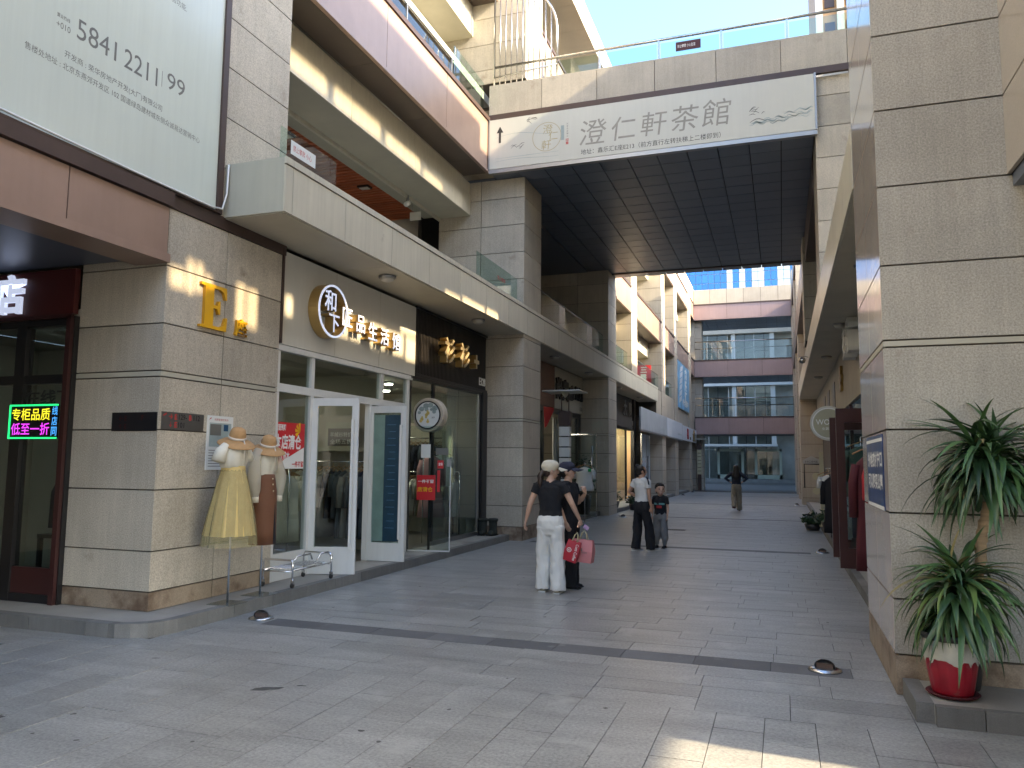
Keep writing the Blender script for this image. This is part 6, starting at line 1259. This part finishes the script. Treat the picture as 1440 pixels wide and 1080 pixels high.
    for i, (hip, kn, an) in enumerate(ank):
        fz = feet[i][2]; z0 = max(0.0, an.z - .075); sh = part('shoe', [etube([an + Vector((0, -.045, -.040)), an + Vector((0, .03, -.034)), an + Vector((0, .10, -.045)), an + Vector((0, .17, -.052))], [.038, .042, .046, .034], [.036, .040, .028, .018], (1, 0, 0), 12)], shoes, v=.006)
        boxes('sole', [((an.x - .042) * S, (an.x + .042) * S, (an.y - .075) * S, (an.y + .185) * S, (z0 + .0) * S, (z0 + .016) * S)], 'cloth_white' if shoes != 'cloth_black' else 'rubber', sh)
    return t
R2D = math.radians
# woman with the cream cap, seen from behind
W1 = person('woman in cream cap, black T-shirt and wide white trousers carrying bags', -2.70, 9.2, R2D(2), .995, 'skin_light', 'hair_brown', headturn=R2D(-62), headpitch=R2D(-3),
            armL=[(-.165, 0, 1.285), (-.255, -.02, 1.06), (-.315, .02, .86), (-.345, .035, .76)], armR=[(.165, 0, 1.285), (.275, -.01, 1.07), (.345, .10, .88), (.365, .13, .80)], feet=((-.095, .05, 0), (.105, -.03, 0)),
            top='cloth_black', top_hem=.915, sleeve=.42, trousers='trouser_white', leg_w=(.088, .090, .094), shoes='shoe_gold', hairstyle='pony', cap='cap_cream', palms=((1, 0, 0), (-1, .3, 0)), handcurl=(.4, .8))
W2 = person('woman in navy cap and black outfit, half hidden behind the other', -2.60, 9.66, R2D(-104), .985, 'skin_light', 'hair', headturn=R2D(12), headpitch=R2D(2),
            armL=[(-.16, 0, 1.285), (-.19, .06, 1.06), (-.10, .20, 1.20), (-.06, .20, 1.32)], armR=[(.165, 0, 1.285), (.20, -.03, 1.05), (.18, .06, .84)], feet=((-.08, 0, 0), (.08, .05, 0)), top='cloth_black', top_hem=.90, sleeve=.5, trousers='cloth_black', leg_w=(.090, .095, .10), shoes='cloth_black', hairstyle='pony', cap='cap_navy', palms=((0, -1, 0), (-1, 0, 0)), handcurl=(.9, .3))
W3 = person('woman in white T-shirt and black trousers with hair bun', -2.42, 14.1, R2D(-34), .965, 'skin', 'hair', headturn=R2D(-28),
            armL=[(-.165, 0, 1.285), (-.27, -.06, 1.08), (-.15, .08, .98), (-.10, .14, .96)], armR=[(.165, 0, 1.285), (.20, -.01, 1.04), (.205, .04, .82)], feet=((-.10, -.05, 0), (.10, .14, 0)), top='cloth_white', top_hem=.89, sleeve=.5, trousers='cloth_black', leg_w=(.080, .078, .084), shoes='shoe_grey', hairstyle='bun', topwide=1.04, vox=.008)
for dx in (.0, .018): tube('sleeve_stripe', [(.150 + dx * .2, -.045 + dx, 1.325), (.195, -.05 + dx, 1.28), (.222, -.055 + dx, 1.19)], .007, 'cloth_navy', W3, seg=6)
K1 = person('boy in black printed T-shirt and grey trousers beside the woman', -2.18, 14.75, R2D(172), .72, 'skin_light', 'hair', headturn=R2D(30), headpitch=R2D(6), armL=[(-.155, 0, 1.27), (-.20, 0, 1.03), (-.20, .06, .82)], armR=[(.155, 0, 1.27), (.20, 0, 1.03), (.205, .05, .82)], feet=((-.10, 0, 0), (.10, .02, 0)), top='cloth_black', top_hem=.86, sleeve=.62, trousers='cloth_grey', leg_w=(.092, .094, .090), cuff=True, shoes='cloth_black', hairstyle='short', kid=True, topwide=1.15, vox=.0065)
pr_ = mesh_obj('shirt_print', [(-.10 + .2 * i / 8, .101 - .022 * abs(i / 4 - 1) ** 2, z) for z in (.80, .835) for i in range(9)], [(i, i + 1, i + 10, i + 9) for i in range(8)], 'print_teal', K1); mesh_obj('shirt_print', [(-.05 + .1 * i / 8, .102 - .006 * abs(i / 4 - 1) ** 2, z) for z in (.74, .79) for i in range(9)], [(i, i + 1, i + 10, i + 9) for i in range(8)], 'print_red', K1)
for o_ in [c for c in K1.children if c.name.startswith('shirt_print')]: o_.location.y += -.012
W4 = person('woman with long dark hair walking away, hands on hips', -1.48, 27.3, R2D(3), .975, 'skin', 'hair', armL=[(-.165, 0, 1.285), (-.36, -.03, 1.12), (-.20, .05, 1.00), (-.14, .09, .97)], armR=[(.165, 0, 1.285), (.36, -.03, 1.12), (.20, .05, 1.00), (.14, .09, .97)], feet=((-.09, -.20, .10), (.085, .08, 0)), top='cloth_navy', top_hem=.80, sleeve=1.8, trousers='cloth_khaki', leg_w=(.090, .088, .088), shoes='cloth_maroon', hairstyle='long', topwide=1.08, vox=.009)
bpy.data.scenes.remove(TMP)
# things in the woman's right hand
def paper_bag(name, label, c, rz, roll, w_, h, d, mat, lettering=None):
    t = thing(name, label, 'bag', c, rz=rz); t.rotation_euler = (0, roll, rz)
    V = [(-w_ / 2, -d / 2, 0), (w_ / 2, -d / 2, 0), (w_ / 2, d / 2, 0), (-w_ / 2, d / 2, 0), (-w_ * .54, -d * .5, h * .5), (w_ * .54, -d * .5, h * .5), (w_ * .54, d * .5, h * .5), (-w_ * .54, d * .5, h * .5), (-w_ * .48, -d * .22, h), (w_ * .48, -d * .22, h), (w_ * .48, d * .22, h), (-w_ * .48, d * .22, h)]
    mesh_obj('bag_body', V, [(0, 3, 2, 1), (0, 1, 5, 4), (1, 2, 6, 5), (2, 3, 7, 6), (3, 0, 4, 7), (4, 5, 9, 8), (5, 6, 10, 9), (6, 7, 11, 10), (7, 4, 8, 11)], mat, t)
    for s in (-1, 1): tube('handle', [(-w_ * .2, s * d * .2, h - .01), (-w_ * .12, s * d * .12, h + .07), (0, 0, h + .105), (w_ * .12, s * d * .12, h + .07), (w_ * .2, s * d * .2, h - .01)], .005, 'panel_cream', t, seg=6)
    return t
b1 = paper_bag('tote_bag', 'pink tote bag hanging from the woman\'s right hand', (-2.33, 9.33, .365), R2D(-4), R2D(4), .25, .27, .13, 'bag_pink'); text('lettering', 'LA MODE', (.01, -.0672, .12), 'cam', .03, 'print_grey', b1, width=.12, height=.02); prism('emblem', [(-.02, 0), (.02, 0), (.012, .04), (0, .03), (-.012, .04)], (-.01, -.0675, .135), (1, 0, 0), (0, 0, 1), .001, 'print_grey', b1)
b2_ = paper_bag('paper_bag', 'red paper bag with white lettering held with the pink bag', (-2.455, 9.20, .385), R2D(-3), R2D(16), .165, .25, .09, 'bag_red')
text('lettering', 'Cotti Coffee', (.055, -.049, .125), (0, 0, -1), .04, 'print_white', b2_, weight=.01, width=.20, height=.036, up=Vector((1, 0, 0))); lathe('ring_mark', [(.022, -.001), (.028, -.001), (.028, 0), (.022, 0), (.022, -.001)], (-.03, -.0475, .135), 'print_white', b2_, seg=20, axis='y', smooth=False); text('ring_mark', 'c', (-.03, -.0478, .135), 'cam', .05, 'print_white', b2_, weight=.02)
ph_ = box('phone', -2.325, -2.255, 9.31, 9.318, .76, .81, 'phone', None); tag(ph_, 'lilac phone in the hand of the woman in white trousers', 'phone'); ph_.rotation_euler = (0, R2D(30), R2D(-15))
